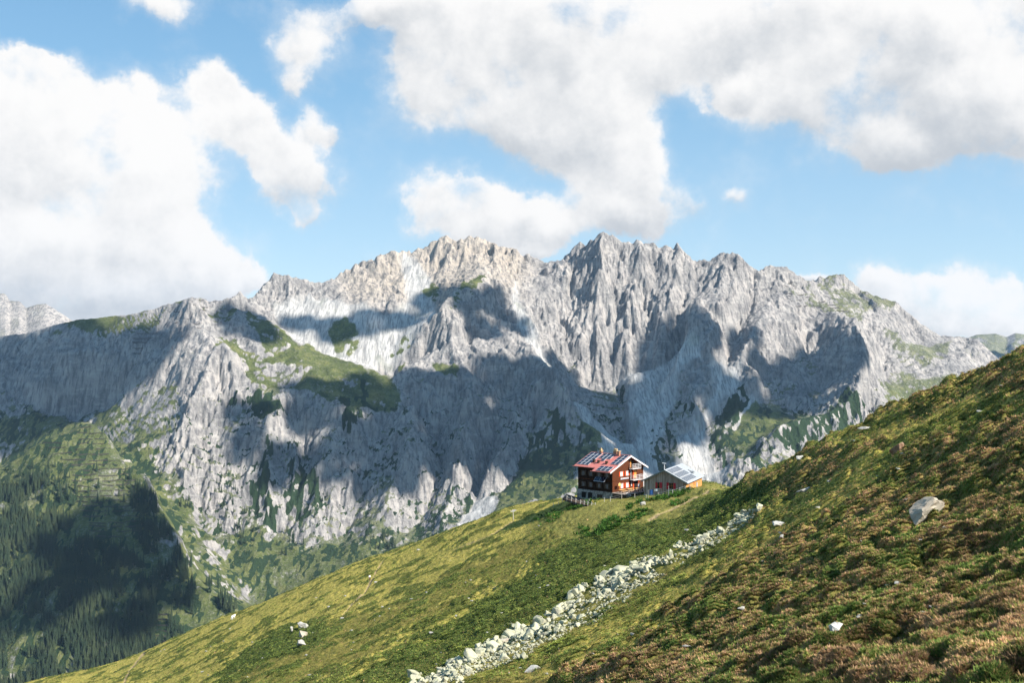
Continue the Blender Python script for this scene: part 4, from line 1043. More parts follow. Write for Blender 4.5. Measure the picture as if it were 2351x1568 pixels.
def door(parent, cx, z0, w, h, sh, leafm, shm='orange', face='gable'):
    d = MB().box(cx - w/2, cx + w/2, -.05, -.004, z0, z0 + h).build('door', M[leafm], parent)
    MB().box(cx + w/2 - .14, cx + w/2 - .09, -.1, -.052, z0 + 1.0, z0 + 1.05).build('handle', M['steel'], d)
    for u in sh: MB().box(u, u + .42, -.06, -.005, z0 - .0, z0 + h).build('shutter', M[shm], d)
door(wl, 8.75, .03, 1.0, 2.05, (7.7, 9.6), 'dark')
door(wl, 8.6, 2.75, .9, 1.95, (7.7,), 'ochre')
door(wl, 7.55, 5.3, .85, 1.7, (), 'dark'); MB().box(6.65, 7.0, -.06, -.005, 5.3, 7.0).build('shutter', M['ochre'], wl)
for (x0, x1, z0) in ((6.2, 9.5, 5.15), (6.5, 10.1, 2.45)):
    b_ = MB().box(x0, x1, -1.15, -.01, z0 - .12, z0).build('balcony', M['white_trim'], wl)
    r_ = MB(); L_ = [(x0 + .03, -.05), (x0 + .03, -1.1), (x1 - .03, -1.1), (x1 - .03, -.05)]
    for a, c in zip(L_[:-1], L_[1:]):
        for zz in (.38, .74, 1.1): r_.tube([(a[0], a[1], z0 + zz), (c[0], c[1], z0 + zz)], .045, 6)
    for xx in np.linspace(x0 + .03, x1 - .03, 4): r_.tube([(xx, -1.1, z0), (xx, -1.1, z0 + 1.1)], .045, 6)
    r_.build('railing', M['white_trim'], b_)
ld = MB()
for x in (6.55, 6.85): ld.tube([(x, -.2, 2.5), (x, -.2, 5.1)], .035, 6)
for k in range(9): ld.tube([(6.55, -.2, 2.7 + k * .28), (6.85, -.2, 2.7 + k * .28)], .025, 5)
ld.build('escape_ladder', M['white_trim'], wl)
sg = MB().box(3.0, 6.0, -.09, -.01, 2.78, 3.12).build('sign_board', M['white_trim'], wl)
lt = MB(); x = 3.25; up = [(3.2, 2.84)]
for k, wd in enumerate([.14, .1, .16, .1, .12, .08, .14, .1, .15, .12, .1, .16, .12]):
    hh = 3.06 if k % 3 else 3.0; up += [(x, 2.87), (x, hh), (x + wd * .75, hh), (x + wd * .75, 2.87)]; x += .205
lt.prism([(5.95, 2.84)] + [(5.95, 2.87)] + up[:0:-1] + [(3.2, 2.87), (3.2, 2.84)], -.1, -.092)
lt.build('lettering', M['lettering'], sg)
MB().box(7.0, 7.25, -.08, -.01, .9, 1.9).build('thermometer_board', M['white_trim'], wl)
# long dark wall: brown windows, narrow blue-lit panes and the tilted collector
for y in (1.6, 4.0, 6.6, 8.9):
    window(wl, y, 3.45, .7, 1.0, 'darkwood', False, 'side', .35); window(wl, y, .8, .7, 1.05, 'darkwood', False, 'side', .35)
cp = MB(); 
cp.add([(-.05,1.7,3.45),(-.05,5.0,3.45),(-.95,5.0,2.45),(-.95,1.7,2.45),(-.09,1.7,3.40),(-.09,5.0,3.40),(-.99,5.0,2.40),(-.99,1.7,2.40)], [(0,1,2,3),(7,6,5,4),(0,4,5,1),(1,5,6,2),(2,6,7,3),(3,7,4,0)])
cl = cp.build('solar_collector', M['alu'], wl)
g = MB()
for (a, c) in ((1.8, 3.3), (3.4, 4.9)): g.add([(-.10,a,3.43),(-.10,c,3.43),(-.93,c,2.51),(-.93,a,2.51),(-.11,a,3.40),(-.11,c,3.40),(-.94,c,2.48),(-.94,a,2.48)], [(0,1,2,3),(7,6,5,4),(0,4,5,1),(1,5,6,2),(2,6,7,3),(3,7,4,0)])
for v in range(len(g.v)): g.v[v] = (g.v[v][0] - .035, g.v[v][1], g.v[v][2] + .035)
g.build('cell_sheet', M['pv'], cl)
MB().tube([(GW + .3, -.5, 5.2), (GW + .3, -.5, 6.6)], .05).build('vent_pipe', M['darkwood'], roof)

# ------------------------------------------------------------------ the annex
A0 = world_pt(1478.2, 1139.2, 262); RA = -math.atan2(0.40, 0.917)
ax = empty('timber_annex', A0, RA)
tag(ax, 'low weathered timber annex with grey metal roof and crimson shutters', 'annex building')
AW, AL = 9.8, 14.6; AR, AE1, AE2 = (4.9, 6.3), (-.55, 3.55), (10.35, 3.55); sa = (AR[1] - AE1[1]) / (AR[0] - AE1[0])
az_f = lambda x: AR[1] - abs(x - AR[0]) * sa
b_ = MB(); b_.prism([(0, .42), (AW, .42), (AW, az_f(AW) - .2), (AR[0], AR[1] - .2), (0, az_f(0) - .2)], 0, AL)
aw = b_.build('wall', M['grey_boards'], ax)
MB().box(AW + .004, AW + .07, .0, AL, .42, az_f(AW) - .22).build('side_wall', M['warm_boards'], ax)
MB().box(-.04, AW + .04, -.04, AL + .04, -2.5, .418).build('plinth', M['concrete'], ax)
def aslab(p, y0, y1, th): 
    b = MB(); b.prism(p + [(x, z - th) for x, z in reversed(p)], y0, y1); return b
ar = aslab([AE1, AR, AE2], -.5, AL + .5, .16)
for k in range(28):
    y = -.45 + k * .56
    for sgn in (1, -1):
        x1_ = AR[0] + sgn * 5.4
        pr = [(AR[0] + sgn * .1, az_f(AR[0] + sgn * .1) + .04), (x1_, az_f(x1_) + .04), (x1_, az_f(x1_) - .02), (AR[0] + sgn * .1, az_f(AR[0] + sgn * .1) - .02)]
        ar.prism(pr if sgn < 0 else pr, y, y + .05)
aroof = ar.build('roof', M['zinc'], ax)
vb = MB()
for (A, B) in ((AE1, AR), (AR, AE2)): vb.prism([(A[0], A[1] + .06), (B[0], B[1] + .06), (B[0], B[1] - .3), (A[0], A[1] - .3)], -.57, -.502)
vb.build('verge_board', M['dark_zinc'], aroof)
gt = MB(); gt.tube([(AE2[0] + .07, -.5, AE2[1] - .1), (AE2[0] + .07, AL + .5, AE2[1] - .1)], .08); gt.tube([(AW + .16, 9.0, 3.4), (AW + .16, 9.0, .2)], .05); gt.build('gutter', M['steel'], aroof)
URa = Vector((AE2[0] - AR[0], 0, AE2[1] - AR[1])).normalized(); NRa = Vector((-URa.z, 0, URa.x)); NRa = NRa if NRa.z > 0 else -NRa
def on_annex(y, t, h=0.0): return Vector((AR[0], y, AR[1])) + URa * t + NRa * h
M['pv_grey'] = flat_mat('grey_blue_solar_cells', (0.085, 0.105, 0.135), 0.25, 0.15, 1.0, spec=0.5)
for r_ in range(3):
    for c in range(7):
        y0 = .5 + c * 1.22; t0 = .35 + r_ * 1.85
        fr = MB(); g = MB()
        def slabq(mb, a0, a1, b0, b1, h0, h1):
            P_ = [on_annex(a, t_, h) for h in (h0, h1) for (a, t_) in ((a0, b0), (a1, b0), (a1, b1), (a0, b1))]
            mb.add(P_, [(0,3,2,1),(4,5,6,7),(0,1,5,4),(1,2,6,5),(2,3,7,6),(3,0,4,7)])
        slabq(fr, y0, y0 + 1.2, t0, t0 + 1.65, .07, .13); p = fr.build('solar_panel', M['alu'], aroof)
        for q_ in range(3): slabq(g, y0 + .05 + q_ * .38, y0 + .05 + q_ * .38 + .34, t0 + .05, t0 + 1.6, .131, .145)
        g.build('cell_sheet', M['pv_grey'], p)
p = on_annex(11.0, 4.2); v = MB(); v.tube([(p.x, p.y, p.z - .1), (p.x, p.y, p.z + .45)], .34, 10); v.tube([(p.x, p.y, p.z + .45), (p.x, p.y, p.z + .62)], .45, 10); v.tube([(p.x, p.y, p.z + .6), (p.x, p.y, p.z + 1.35)], .05, 6); v.build('roof_vent', M['steel'], aroof)
p = on_annex(11.6, 2.6, .12); q = on_annex(11.6, 4.0, .12); MB().tube([p, q], .07, 6).build('snow_guard', M['darkwood'], aroof)
v = MB(); v.tube([(3.9, 3.2, az_f(3.9) - .1), (3.9, 3.2, 7.35)], .1, 8); v.tube([(3.35, 3.2, 7.45), (4.3, 3.2, 7.35)], .1, 8); v.build('stove_pipe', M['alu'], aroof)
v = MB(); v.tube([(4.6, .6, 6.1), (4.6, .6, 7.0)], .04, 6); v.tube([(4.25, .6, 6.75), (4.95, .6, 6.75)], .03, 6); v.build('antenna', M['steel'], aroof)
def annex_window(cx, z0, w, h, left_in):
    o = MB().box(cx - w/2, cx + w/2, -.035, -.004, z0, z0 + h).build('window', M['dark'], aw)
    f = MB(); 
    for u in (cx - w/2 - .06, cx + w/2): f.box(u, u + .06, -.07, -.004, z0 - .06, z0 + h + .06)
    f.box(cx - .025, cx + .025, -.06, -.036, z0, z0 + h); f.box(cx - w/2, cx + w/2, -.06, -.036, z0 + h * .55, z0 + h * .55 + .04)
    f.build('frame', M['ochre'], o)
    MB().box(cx - w/2 - .1, cx + w/2 + .55, -.2, -.005, z0 - .13, z0 - .062).build('sill', M['alu'], o)
    s1 = MB().box(cx + w/2 + .065, cx + w/2 + .60, -.1, -.006, z0 - .04, z0 + h + .04)
    s1.build('shutter', M['dark_red'], o)
    if left_in: MB().box(cx - w/2 + .05, cx - w/2 + .40, -.12, -.062, z0, z0 + h).build('shutter', M['dark_red'], o)
    else: MB().box(cx - w/2 - .60, cx - w/2 - .065, -.1, -.006, z0 - .04, z0 + h + .04).build('shutter', M['dark_red'], o)
annex_window(3.2, 1.95, .95, 1.35, True); annex_window(6.4, 1.98, .95, 1.35, False)
for y in (6.7, 7.5): MB().box(AW + .072, AW + .11, y - .13, y + .13, 2.2, 3.0).build('narrow_window', M['orange'], ax)
d = MB().box(AW + .072, AW + .11, 9.4, 10.4, .5, 2.5).build('door', M['steel'], ax)
MB().box(AW + .111, AW + .15, 10.2, 10.3, 1.4, 1.5).build('handle', M['darkwood'], d)
print('buildings', round(time.time() - T0, 1))

# ------------------------------------------------------------------ terrace, tables, fences
def hloc(x, y, z=0.0): return hut.matrix_basis @ Vector((x, y, z)) if False else C0 + Matrix.Rotation(RH, 3, 'Z') @ Vector((x, y, z))
def hgz(x, y): return float(hill_z(np.array([x]), np.array([y]))[0])
tr = empty('sun_terrace', C0, RH); tag(tr, 'wooden sun terrace in front of the hut gable', 'terrace')
b_ = MB()
for k in range(22): b_.box(-.4 + k * .58, -.4 + k * .58 + .55, -4.2, -.05, -.14, -.02)
fl = b_.build('deck_boards', M['deck'], tr)
b_ = MB()
for x in (-.2, 3.8, 7.8, 11.8): b_.box(x - .1, x + .1, -4.1, -3.9, -2.6, -.142); b_.box(x - .08, x + .08, -4.15, -.2, -.34, -.142)
b_.build('joists', M['darkwood'], tr)
LT = [('pine table with bench on the terrace nearest the hut corner', 1.7, -1.6), ('pine table with bench in the middle of the terrace', 4.3, -1.9), ('pine table with bench on the terrace beside the entrance', 6.6, -2.4)]
for i, (lb, x, y) in enumerate(LT):
    if i == 0:
        t_ = empty('beer_table', hloc(x, y, -.02), RH)
        MB().box(-1.1, 1.1, -.3, .3, .70, .75).build('table_top', M['pine'], t_)
        for sx_ in (-.8, .8):
            l_ = MB(); l_.tube([(sx_, -.25, 0), (sx_, .22, .70)], .03, 6); l_.tube([(sx_, .25, 0), (sx_, -.22, .70)], .03, 6); l_.build('leg', M['darkwood'], t_)
        bn = empty('beer_bench', hloc(x, y - .75, -.02), RH)
        MB().box(-1.1, 1.1, -.13, .13, .42, .46).build('seat', M['pine'], bn)
        for sx_ in (-.8, .8): MB().box(sx_ - .03, sx_ + .03, -.12, .12, 0, .418).build('leg', M['darkwood'], bn)
        t0_, b0_ = t_, bn
    else:
        t_ = copy_tree(t0_); bn = copy_tree(b0_); t_.location = hloc(x, y, -.02); bn.location = hloc(x, y - .75, -.02)
    tag(t_, lb.replace(' with bench', ''), 'table', 'pine tables on the terrace'); tag(bn, lb.replace('table with bench', 'bench before its table'), 'bench', 'pine benches on the terrace')
# serving counter under a blue tarpaulin between hut and annex
ct = empty('serving_counter', hloc(9.9, -3.6, -.4), RH); tag(ct, 'dark timber counter with an orange board between hut and annex', 'counter')
MB().box(-1.6, 2.1, -.6, .6, -1.6, .95).build('body', M['darkwood'], ct); MB().box(-1.2, .3, -.68, -.605, .1, .38).build('front_board', M['ochre'], ct)
MB().box(-1.7, 2.2, -.7, .7, .952, 1.02).build('counter_top', M['deck'], ct)
b_ = MB(); n_ = 9
for i in range(n_ - 1):
    xa, xb = -1.75 + i * .5, -1.25 + i * .5; za, zb = 1.05 + .35 * (i / n_) ** 2 + .07 * math.sin(i * 2.1), 1.05 + .35 * ((i + 1) / n_) ** 2 + .07 * math.sin((i + 1) * 2.1)
    b_.prism([(xa, za - .03), (xb, zb - .03), (xb, zb + .1), (xa, za + .1)], -.75, .72)
tag(b_.build('tarpaulin', M['tarp']), 'navy blue tarpaulin draped over the timber counter', 'tarpaulin'); tp = bpy.data.objects['tarpaulin']; tp.location = ct.location; tp.rotation_euler = (0, 0, RH)
# small house-shaped board on a post by the gable
hb = empty('notice_board', hloc(1.55, -.9, -.02), RH); tag(hb, 'small gabled wooden notice board on a post before the hut wall', 'notice board')
MB().box(-.05, .05, -.05, .05, 0, 1.55).build('post', M['ochre'], hb); b_ = MB(); b_.prism([(-.5, 1.552), (.5, 1.552), (.5, 2.0), (0, 2.3), (-.5, 2.0)], -.06, .06); b_.build('panel', M['pine'], hb)
# platform left of the hut with roped posts
pl = empty('timber_platform', world_pt(1328, 1147.5, 264), RH); tag(pl, 'low dark timber platform with roped posts left of the hut', 'platform')
PL = [world_pt(px_, py_, Y_) for px_, py_, Y_ in ((1291, 1147.5, 272), (1332, 1151.5, 262), (1375, 1152.5, 256), (1385, 1146, 259), (1340, 1143, 270), (1300, 1141.5, 279))]
zt = sum(p.z for p in PL) / len(PL) - .45; inv = Matrix.Rotation(-RH, 3, 'Z')
loc = [inv @ (Vector((p.x, p.y, zt)) - pl.location) for p in PL]
b_ = MB(); n = len(loc); b_.add([(v.x, v.y, v.z) for v in loc] + [(v.x, v.y, v.z - .5) for v in loc], [tuple(range(n)), tuple(range(2 * n - 1, n - 1, -1))] + [(i, (i + 1) % n, (i + 1) % n + n, i + n) for i in range(n)]); b_.build('deck', M['darkwood'], pl)
rp = MB(); pts = []
for a, c, k in ((loc[0], loc[1], 4), (loc[1], loc[2], 5), (loc[5], loc[0], 2)):
    for i in range(k):
        p = a.lerp(c, i / k); pts.append(p)
for p in pts: MB().tube([p + Vector((0, 0, -.3)), p + Vector((0, 0, 1.0))], .06, 7).build('post', M['post'], pl)
for a, c in zip(pts[:-3], pts[1:-2]): rp.tube([a.lerp(c, t_) + Vector((0, 0, .92 - .35 * math.sin(3.14 * t_))) for t_ in np.linspace(0, 1, 7)], .035, 5)
rp.build('rope', M['rope'], pl)
def fence(label, posts, h, wires=2, cat='fence', r=.055, wired=True):
    P_ = [hill_at(*p) if not isinstance(p, Vector) else p for p in posts]; P_ = [p for p in P_ if p]
    f = empty('pasture_fence', P_[0]); tag(f, label, cat)
    for i, p in enumerate(P_):
        q = p - P_[0]; lean = Vector((random.uniform(-.06, .06), 0, 0)); MB().tube([q + Vector((0, 0, -.3)), q + Vector((0, 0, h)) + lean], r, 6).build('post', M['post'], f)
    if wired:
        w_ = MB()
        for a, c in zip(P_[:-1], P_[1:]):
            for k in range(wires): w_.tube([a - P_[0] + Vector((0, 0, h * (.5 + .42 * k))), c - P_[0] + Vector((0, 0, h * (.5 + .42 * k)))], .014, 4)
        w_.build('wire', M['steel'], f)
    return f
fence('pale wooden posts and wire along the meadow below hut and annex', [(1270,1164),(1281,1160),(1292,1155),(1326,1156.5),(1352,1157.5),(1386,1154),(1400,1152),(1427,1146),(1457,1145),(1483,1146),(1512,1143),(1544,1136),(1559,1131),(1571,1128),(1584,1123.5)], 1.05)
fence('pale posts and wire running right from the annex across the crest', [world_pt(px_, py_ + 6, Y_) for px_, py_, Y_ in ((1615,1111.5,292),(1626,1110.5,296),(1632,1111,294),(1640,1111.5,290),(1655,1112,284),(1666,1111.5,282),(1678,1110.5,280),(1692,1108.5,276))], 1.35)
# clothes line in front of the annex
cl_ = empty('clothes_line', hill_at(1488, 1147)); tag(cl_, 'thin clothes line on two poles before the annex wall', 'clothes line')
q = hill_at(1535, 1141) - cl_.location
MB().tube([(0, 0, -.2), (0, 0, 2.1)], .04, 6).build('pole', M['steel'], cl_); MB().tube([q + Vector((0, 0, -.2)), q + Vector((0, 0, 2.3))], .04, 6).build('pole', M['steel'], cl_)
MB().tube([(0, 0, 2.05), q * .5 + Vector((0, 0, 2.0)), q + Vector((0, 0, 2.25))], .012, 4).build('line', M['rope'], cl_)
for nm, t_, mt, lb, hh in (('towel', .16, 'blue_cloth', 'narrow blue towel hanging on the clothes line by the annex', 1.1), ('cloth', .4, 'white_cloth', 'small white cloth hanging on the clothes line by the annex', .5)):
    p = cl_.location + q * t_ + Vector((0, 0, 2.02)); b_ = MB(); d_ = q.normalized() * .18
    for i in range(4): b_.add([p + d_ * (i - 2) + Vector((0, .04 * (i % 2), 0)), p + d_ * (i - 1) + Vector((0, .04 * ((i + 1) % 2), 0)), p + d_ * (i - 1) + Vector((0, .06 * ((i + 1) % 2), -hh)), p + d_ * (i - 2) + Vector((0, .06 * (i % 2), -hh))], [(0, 1, 2, 3)])
    o = b_.build(nm, M[mt]); so_ = o.modifiers.new('thick', 'SOLIDIFY'); so_.thickness = .02; tag(o, lb, 'laundry')
# two white garden chairs at the terrace edge
def chair(lb, loc, rz, src=None):
    if src is None:
        c = empty('garden_chair', loc, rz)
        MB().box(-.24, .24, -.24, .24, .42, .46).build('seat', M['white_trim'], c); MB().box(-.24, .24, .2, .25, .462, .95).build('backrest', M['white_trim'], c)
        for a in (-.2, .2):
            for d in (-.2, .2): MB().box(a - .025, a + .025, d - .025, d + .025, 0, .418).build('leg', M['white_trim'], c)
    else: c = copy_tree(src); c.location = loc; c.rotation_euler = (0, 0, rz)
    return tag(c, lb, 'chair', 'white chairs at the terrace edge')
e1 = hill_at(1440, 1143); e2 = hill_at(1446, 1143)
ch = chair('white garden chair on the grass below the terrace, left one of the pair', e1, RH); chair('white garden chair on the grass below the terrace, right one of the pair', e2, RH + .5, ch)
# signpost on the meadow
sp_ = hill_at(1178, 1196); st = empty('trail_signpost', sp_); tag(st, 'lone trail signpost with pale arrow boards on the meadow left of the hut', 'signpost')
MB().tube([(0, 0, -.3), (-.12, 0, 2.5)], .07, 7).build('post', M['post'], st)
for k, (a, c, zz) in enumerate(((-.75, .35, 2.15), (-.3, .8, 2.42))):
    b_ = MB(); b_.prism([(a, zz), (c - .2, zz), (c, zz + .11), (c - .2, zz + .22), (a, zz + .22)], -.12, -.08); b_.build('arrow_board', M['white_trim'], st)



print('furniture', round(time.time() - T0, 1))
# ------------------------------------------------------------------ rocks
def rock_material(name, base, lich, amt):
    m, nt, b = new_mat(name)
    tc = nt.node('ShaderNodeTexCoord').outputs['Object']; oi = nt.node('ShaderNodeObjectInfo').outputs['Random']
    off = nt.vmath('ADD', tc, nt.vmath('SCALE', (7.0, 3.0, 5.0), oi))
    n = nt.noise(off, 2.2, 6, 0.65); n2 = nt.noise(off, 9.0, 5, 0.7)
    c = nt.mix(nt.maprange(n, 0.5 - amt, 0.5 + 0.15), (*lich, 1), (*base, 1))
    c = nt.mix(nt.maprange(n2, 0.52, 0.72, 0, 0.55), c, (base[0] * .45, base[1] * .45, base[2] * .45, 1))
    c = nt.vmath('SCALE', c, nt.maprange(oi, 0, 1, 0.8, 1.15, False))
    nt.put(b.inputs['Base Color'], c); b.inputs['Roughness'].default_value = 0.95; b.inputs['Specular IOR Level'].default_value = 0.1
    bp = nt.node('ShaderNodeBump'); bp.inputs['Strength'].default_value = 0.6; bp.inputs['Distance'].default_value = 0.06
    nt.put(bp.inputs['Height'], n2); nt.put(b.inputs['Normal'], bp.outputs[0]); return m
RM = rock_material('lichen_covered_blocks', (0.34, 0.33, 0.26), (0.45, 0.45, 0.30), 0.14)
RT = rock_material('tan_boulder_stone', (0.33, 0.28, 0.22), (0.38, 0.35, 0.29), 0.1)
RR = rock_material('reddish_boulder_stone', (0.27, 0.15, 0.095), (0.34, 0.24, 0.17), 0.1)
RG = rock_material('pale_grey_boulder_stone', (0.34, 0.33, 0.31), (0.42, 0.41, 0.37), 0.1)
def rock_mesh(name, seed, n=16, dims=(1, .8, .6), mat=None, bevel=0.0, rough=0.0):
    r = np.random.default_rng(seed); bm = bmesh.new()
    for i in range(n):
        v = r.normal(size=3); v /= np.linalg.norm(v); v = np.sign(v) * np.abs(v) ** 0.75
        bm.verts.new(Vector(v * np.array(dims) * (0.85 + .3 * r.random()) * .5))
    res = bmesh.ops.convex_hull(bm, input=bm.verts)
    bmesh.ops.delete(bm, geom=[e for e in res['geom_interior'] if isinstance(e, bmesh.types.BMVert)], context='VERTS')
    if bevel: bmesh.ops.bevel(bm, geom=bm.edges[:], offset=bevel, segments=1, affect='EDGES', profile=.6)
    if rough:
        bmesh.ops.triangulate(bm, faces=bm.faces[:]); bmesh.ops.subdivide_edges(bm, edges=bm.edges[:], cuts=3, use_grid_fill=True)
        for v in bm.verts:
            k = rough * (vn1(v.co.x * 5 + seed, v.co.y * 5, v.co.z * 5)); v.co += v.co.normalized() * k
    bmesh.ops.recalc_face_normals(bm, faces=bm.faces)
    me = bpy.data.meshes.new(name); bm.to_mesh(me); bm.free(); me.materials.append(mat); return me
from mathutils import noise as mnoise
def vn1(x, y, z): return mnoise.fractal(Vector((x, y, z)), 0.8, 2.1, 4)
protos = [rock_mesh('stone', 900 + i, 14 + i % 6, [(1, .8, .62), (1, .62, .5), (.9, .9, .55), (1.1, .6, .42), (.8, .75, .8)][i % 5], RM, 0.03) for i in range(10)]
# the boulder strip: positions spread over the strip, stones of very different size
pts_, tries = [], 0
n_ = 5200; seg = rng.integers(0, len(STRIP) - 1, n_ * 3)
L_ = np.array([math.hypot(b[0] - a[0], b[1] - a[1]) * (a[2] + b[2]) for a, b in zip(STRIP[:-1], STRIP[1:])]); 
seg = rng.choice(len(L_), n_, p=L_ / L_.sum()); tt = rng.random(n_); side = rng.uniform(-1, 1, n_)
A_ = np.array(STRIP, float); a_ = A_[seg]; b_ = A_[seg + 1]
cx_ = a_[:, 0] + (b_[:, 0] - a_[:, 0]) * tt; cy_ = a_[:, 1] + (b_[:, 1] - a_[:, 1]) * tt; wd = a_[:, 2] + (b_[:, 2] - a_[:, 2]) * tt
dx_, dy_ = b_[:, 0] - a_[:, 0], b_[:, 1] - a_[:, 1]; ln = np.hypot(dx_, dy_)
edge = 0.92 + 0.3 * np.sin(cx_ / 37.0) * np.sin(cx_ / 17.0 + 1)
px = cx_ - dy_ / ln * side * wd * edge; py = cy_ + dx_ / ln * side * wd * edge
hole = (np.hypot((px - 1545) / 55, (py - 1308) / 12) < 1) | (fbm(px / 26, py / 18, 781, 3) > .27 + .25 * (1 - np.abs(side))); px, py, side2 = px[~hole], py[~hole], side[~hole]
x, y, z, ci, rj, ok = hill_ray(px, py); x, y, z = x[ok], y[ok], z[ok]; px, py, side2 = px[ok], py[ok], side2[ok]
size = np.exp(rng.normal(-1.42, 0.6, len(x)) - side2 * .45); size = np.clip(size, 0.12, 1.8) * (0.75 + y / 260)
order = np.argsort(-(size / y))
heap = fbm(x / 3, y / 3, 777, 3) * .22 - .02
bigN = 290
sV, sF = [], []; off = 0
for rank, k in enumerate(order):
    zz = z[k] + heap[k] + size[k] * .02
    R_ = Matrix.Rotation(rng.random() * 6.28, 3, 'Z') @ Matrix.Rotation(rng.normal() * .5, 3, 'X') @ Matrix.Rotation(rng.normal() * .5, 3, 'Y')
    pm = protos[int(rng.integers(0, len(protos)))]
    if rank < bigN:
        o = bpy.data.objects.new('stone', pm); o.location = (x[k], y[k], zz); o.rotation_euler = R_.to_euler(); o.scale = (size[k],) * 3; COL.objects.link(o)
        tag(o, 'angular pale lichen-green block lying in the boulder strip', 'stone', 'angular blocks of the boulder strip')
    else:
        co_ = np.empty(len(pm.vertices) * 3, np.float32); pm.vertices.foreach_get('co', co_); co_ = co_.reshape(-1, 3)
        sV.append((co_ @ np.array(R_).T) * size[k] + np.array([x[k], y[k], zz])); sF += [tuple(i + off for i in p.vertices) for p in pm.polygons]; off += len(co_)
me = bpy.data.meshes.new('rubble'); me.from_pydata(np.concatenate(sV).tolist(), [], sF); me.materials.append(RM); me.update()
tag(link(bpy.data.objects.new('rubble', me)), 'smaller pale lichen-green rubble filling the boulder strip', 'rubble', kind='stuff')
def boulder(px, py, w, h, seed, mat, label, dims=(1, .75, .7), rot=0.0, tilt=0.0, sink=.3, n=18, cat='boulder', name='boulder'):
    p = hill_at(px, py)
    if p is None: return
    s = w * p.y / F; hh = h * p.y / F
    me = rock_mesh(name, seed, 13, dims, mat, .012, .05)
    o = link(bpy.data.objects.new(name, me)); o.scale = (s, s * .9, hh / dims[2]); o.location = p + Vector((0, s * .25, hh * (.5 - sink))); o.rotation_euler = (0, tilt, rot)
    return tag(o, label, cat)
boulder(2132, 1186, 96, 50, 11, RT, 'big tan boulder with a flat top, largest rock on the heath', (1, .8, .75), .3, -.5)
boulder(2062, 1046, 42, 34, 34, RR, 'reddish brown boulder with a pointed top high on the slope', (1, .8, .9), .9, -.55)
boulder(1787, 1212, 36, 20, 15, RG, 'pale wedge-shaped boulder beside the upper end of the strip', (1, .8, .7), .2, .1)
boulder(1921, 1453, 44, 28, 16, RG, 'rounded light grey boulder sitting alone in the lower heather', (1, .85, .8), 1.2, 0)
boulder(1838, 1056, 22, 16, 17, RG, 'white boulder on the crest against the mountain scree', (1, .8, .8), .5)
boulder(1990, 990, 40, 8, 18, RG, 'long flat pale slab lying at the foot of the upper knoll', (1, .8, .5), .1)
boulder(1475, 1162, 17, 13, 19, RG, 'pale boulder in the meadow below the annex', (1, .9, .8), .4)
boulder(1541, 1285, 17, 27, 20, RM, 'upright slab of stone standing at the edge of the boulder strip', (.9, .5, 1.2), .3, .08, .1)
boulder(693, 1446, 30, 22, 21, RG, 'top rock of the small outcrop in the lower meadow', (1, .8, .7), .2, -.2)
boulder(667, 1455, 13, 20, 22, RG, 'narrow rock leaning left of the small outcrop', (.7, .8, 1), .8, -.3)
boulder(694, 1464, 26, 22, 23, RT, 'squat pinkish rock in the middle of the small outcrop', (1, .8, .8), 1.2)
boulder(691, 1483, 24, 17, 24, RG, 'lowest flat rock of the small outcrop', (1, .9, .6), .1)
boulder(1220, 1548, 46, 20, 25, RG, 'flat grey slab in the grass near the bottom edge', (1, .7, .5), .3, .1)
boulder(1850, 1128, 44, 9, 26, RG, 'thin flat slab above the wedge-shaped boulder', (1, .7, .45), .2, -.1)
boulder(1742, 1182, 26, 20, 27, RM, 'lichen-green block at the top end of the boulder strip', (1, .8, .8), .9)
boulder(1795, 1240, 15, 12, 28, RG, 'small grey block just below the wedge-shaped boulder', (1, .8, .9), .4)
boulder(1160, 1478, 34, 14, 29, RT, 'brownish slab lying along the lower edge of the strip', (1, .6, .5), .5)
# scattered small stones in the meadow
n_ = 340; px = rng.uniform(300, 2330, n_); py = rng.uniform(880, 1560, n_)
crest = np.interp((px - CX) / F, HU, HVIS[-1]); k = (py > crest + 8) & (strip_d(px, py) > 1.2) & ((px < 1500) | (rng.random(n_) < .35)) & ~((px > 1230) & (px < 1700) & (py < 1168)); px, py = px[k], py[k]
x, y, z, ci, rj, ok = hill_ray(px, py); sV, sF = [], []; off = 0
for k in range(len(x)):
    s = (0.16 + .34 * rng.random() ** 2) * (0.7 + y[k] / 200); pm = protos[k % 10]
    co_ = np.empty(len(pm.vertices) * 3, np.float32); pm.vertices.foreach_get('co', co_); co_ = co_.reshape(-1, 3); R_ = np.array(Matrix.Rotation(rng.random() * 6.28, 3, 'Z'))
    sV.append((co_ @ R_.T) * s * np.array([1.2, 1, .7]) + np.array([x[k], y[k], z[k] + .04 * s])); sF += [tuple(i + off for i in p.vertices) for p in pm.polygons]; off += len(co_)
me = bpy.data.meshes.new('pebbles'); me.from_pydata(np.concatenate(sV).tolist(), [], sF); me.materials.append(RG); me.update()
tag(link(bpy.data.objects.new('pebbles', me)), 'small pale stones strewn over the meadow', 'pebbles', kind='stuff')

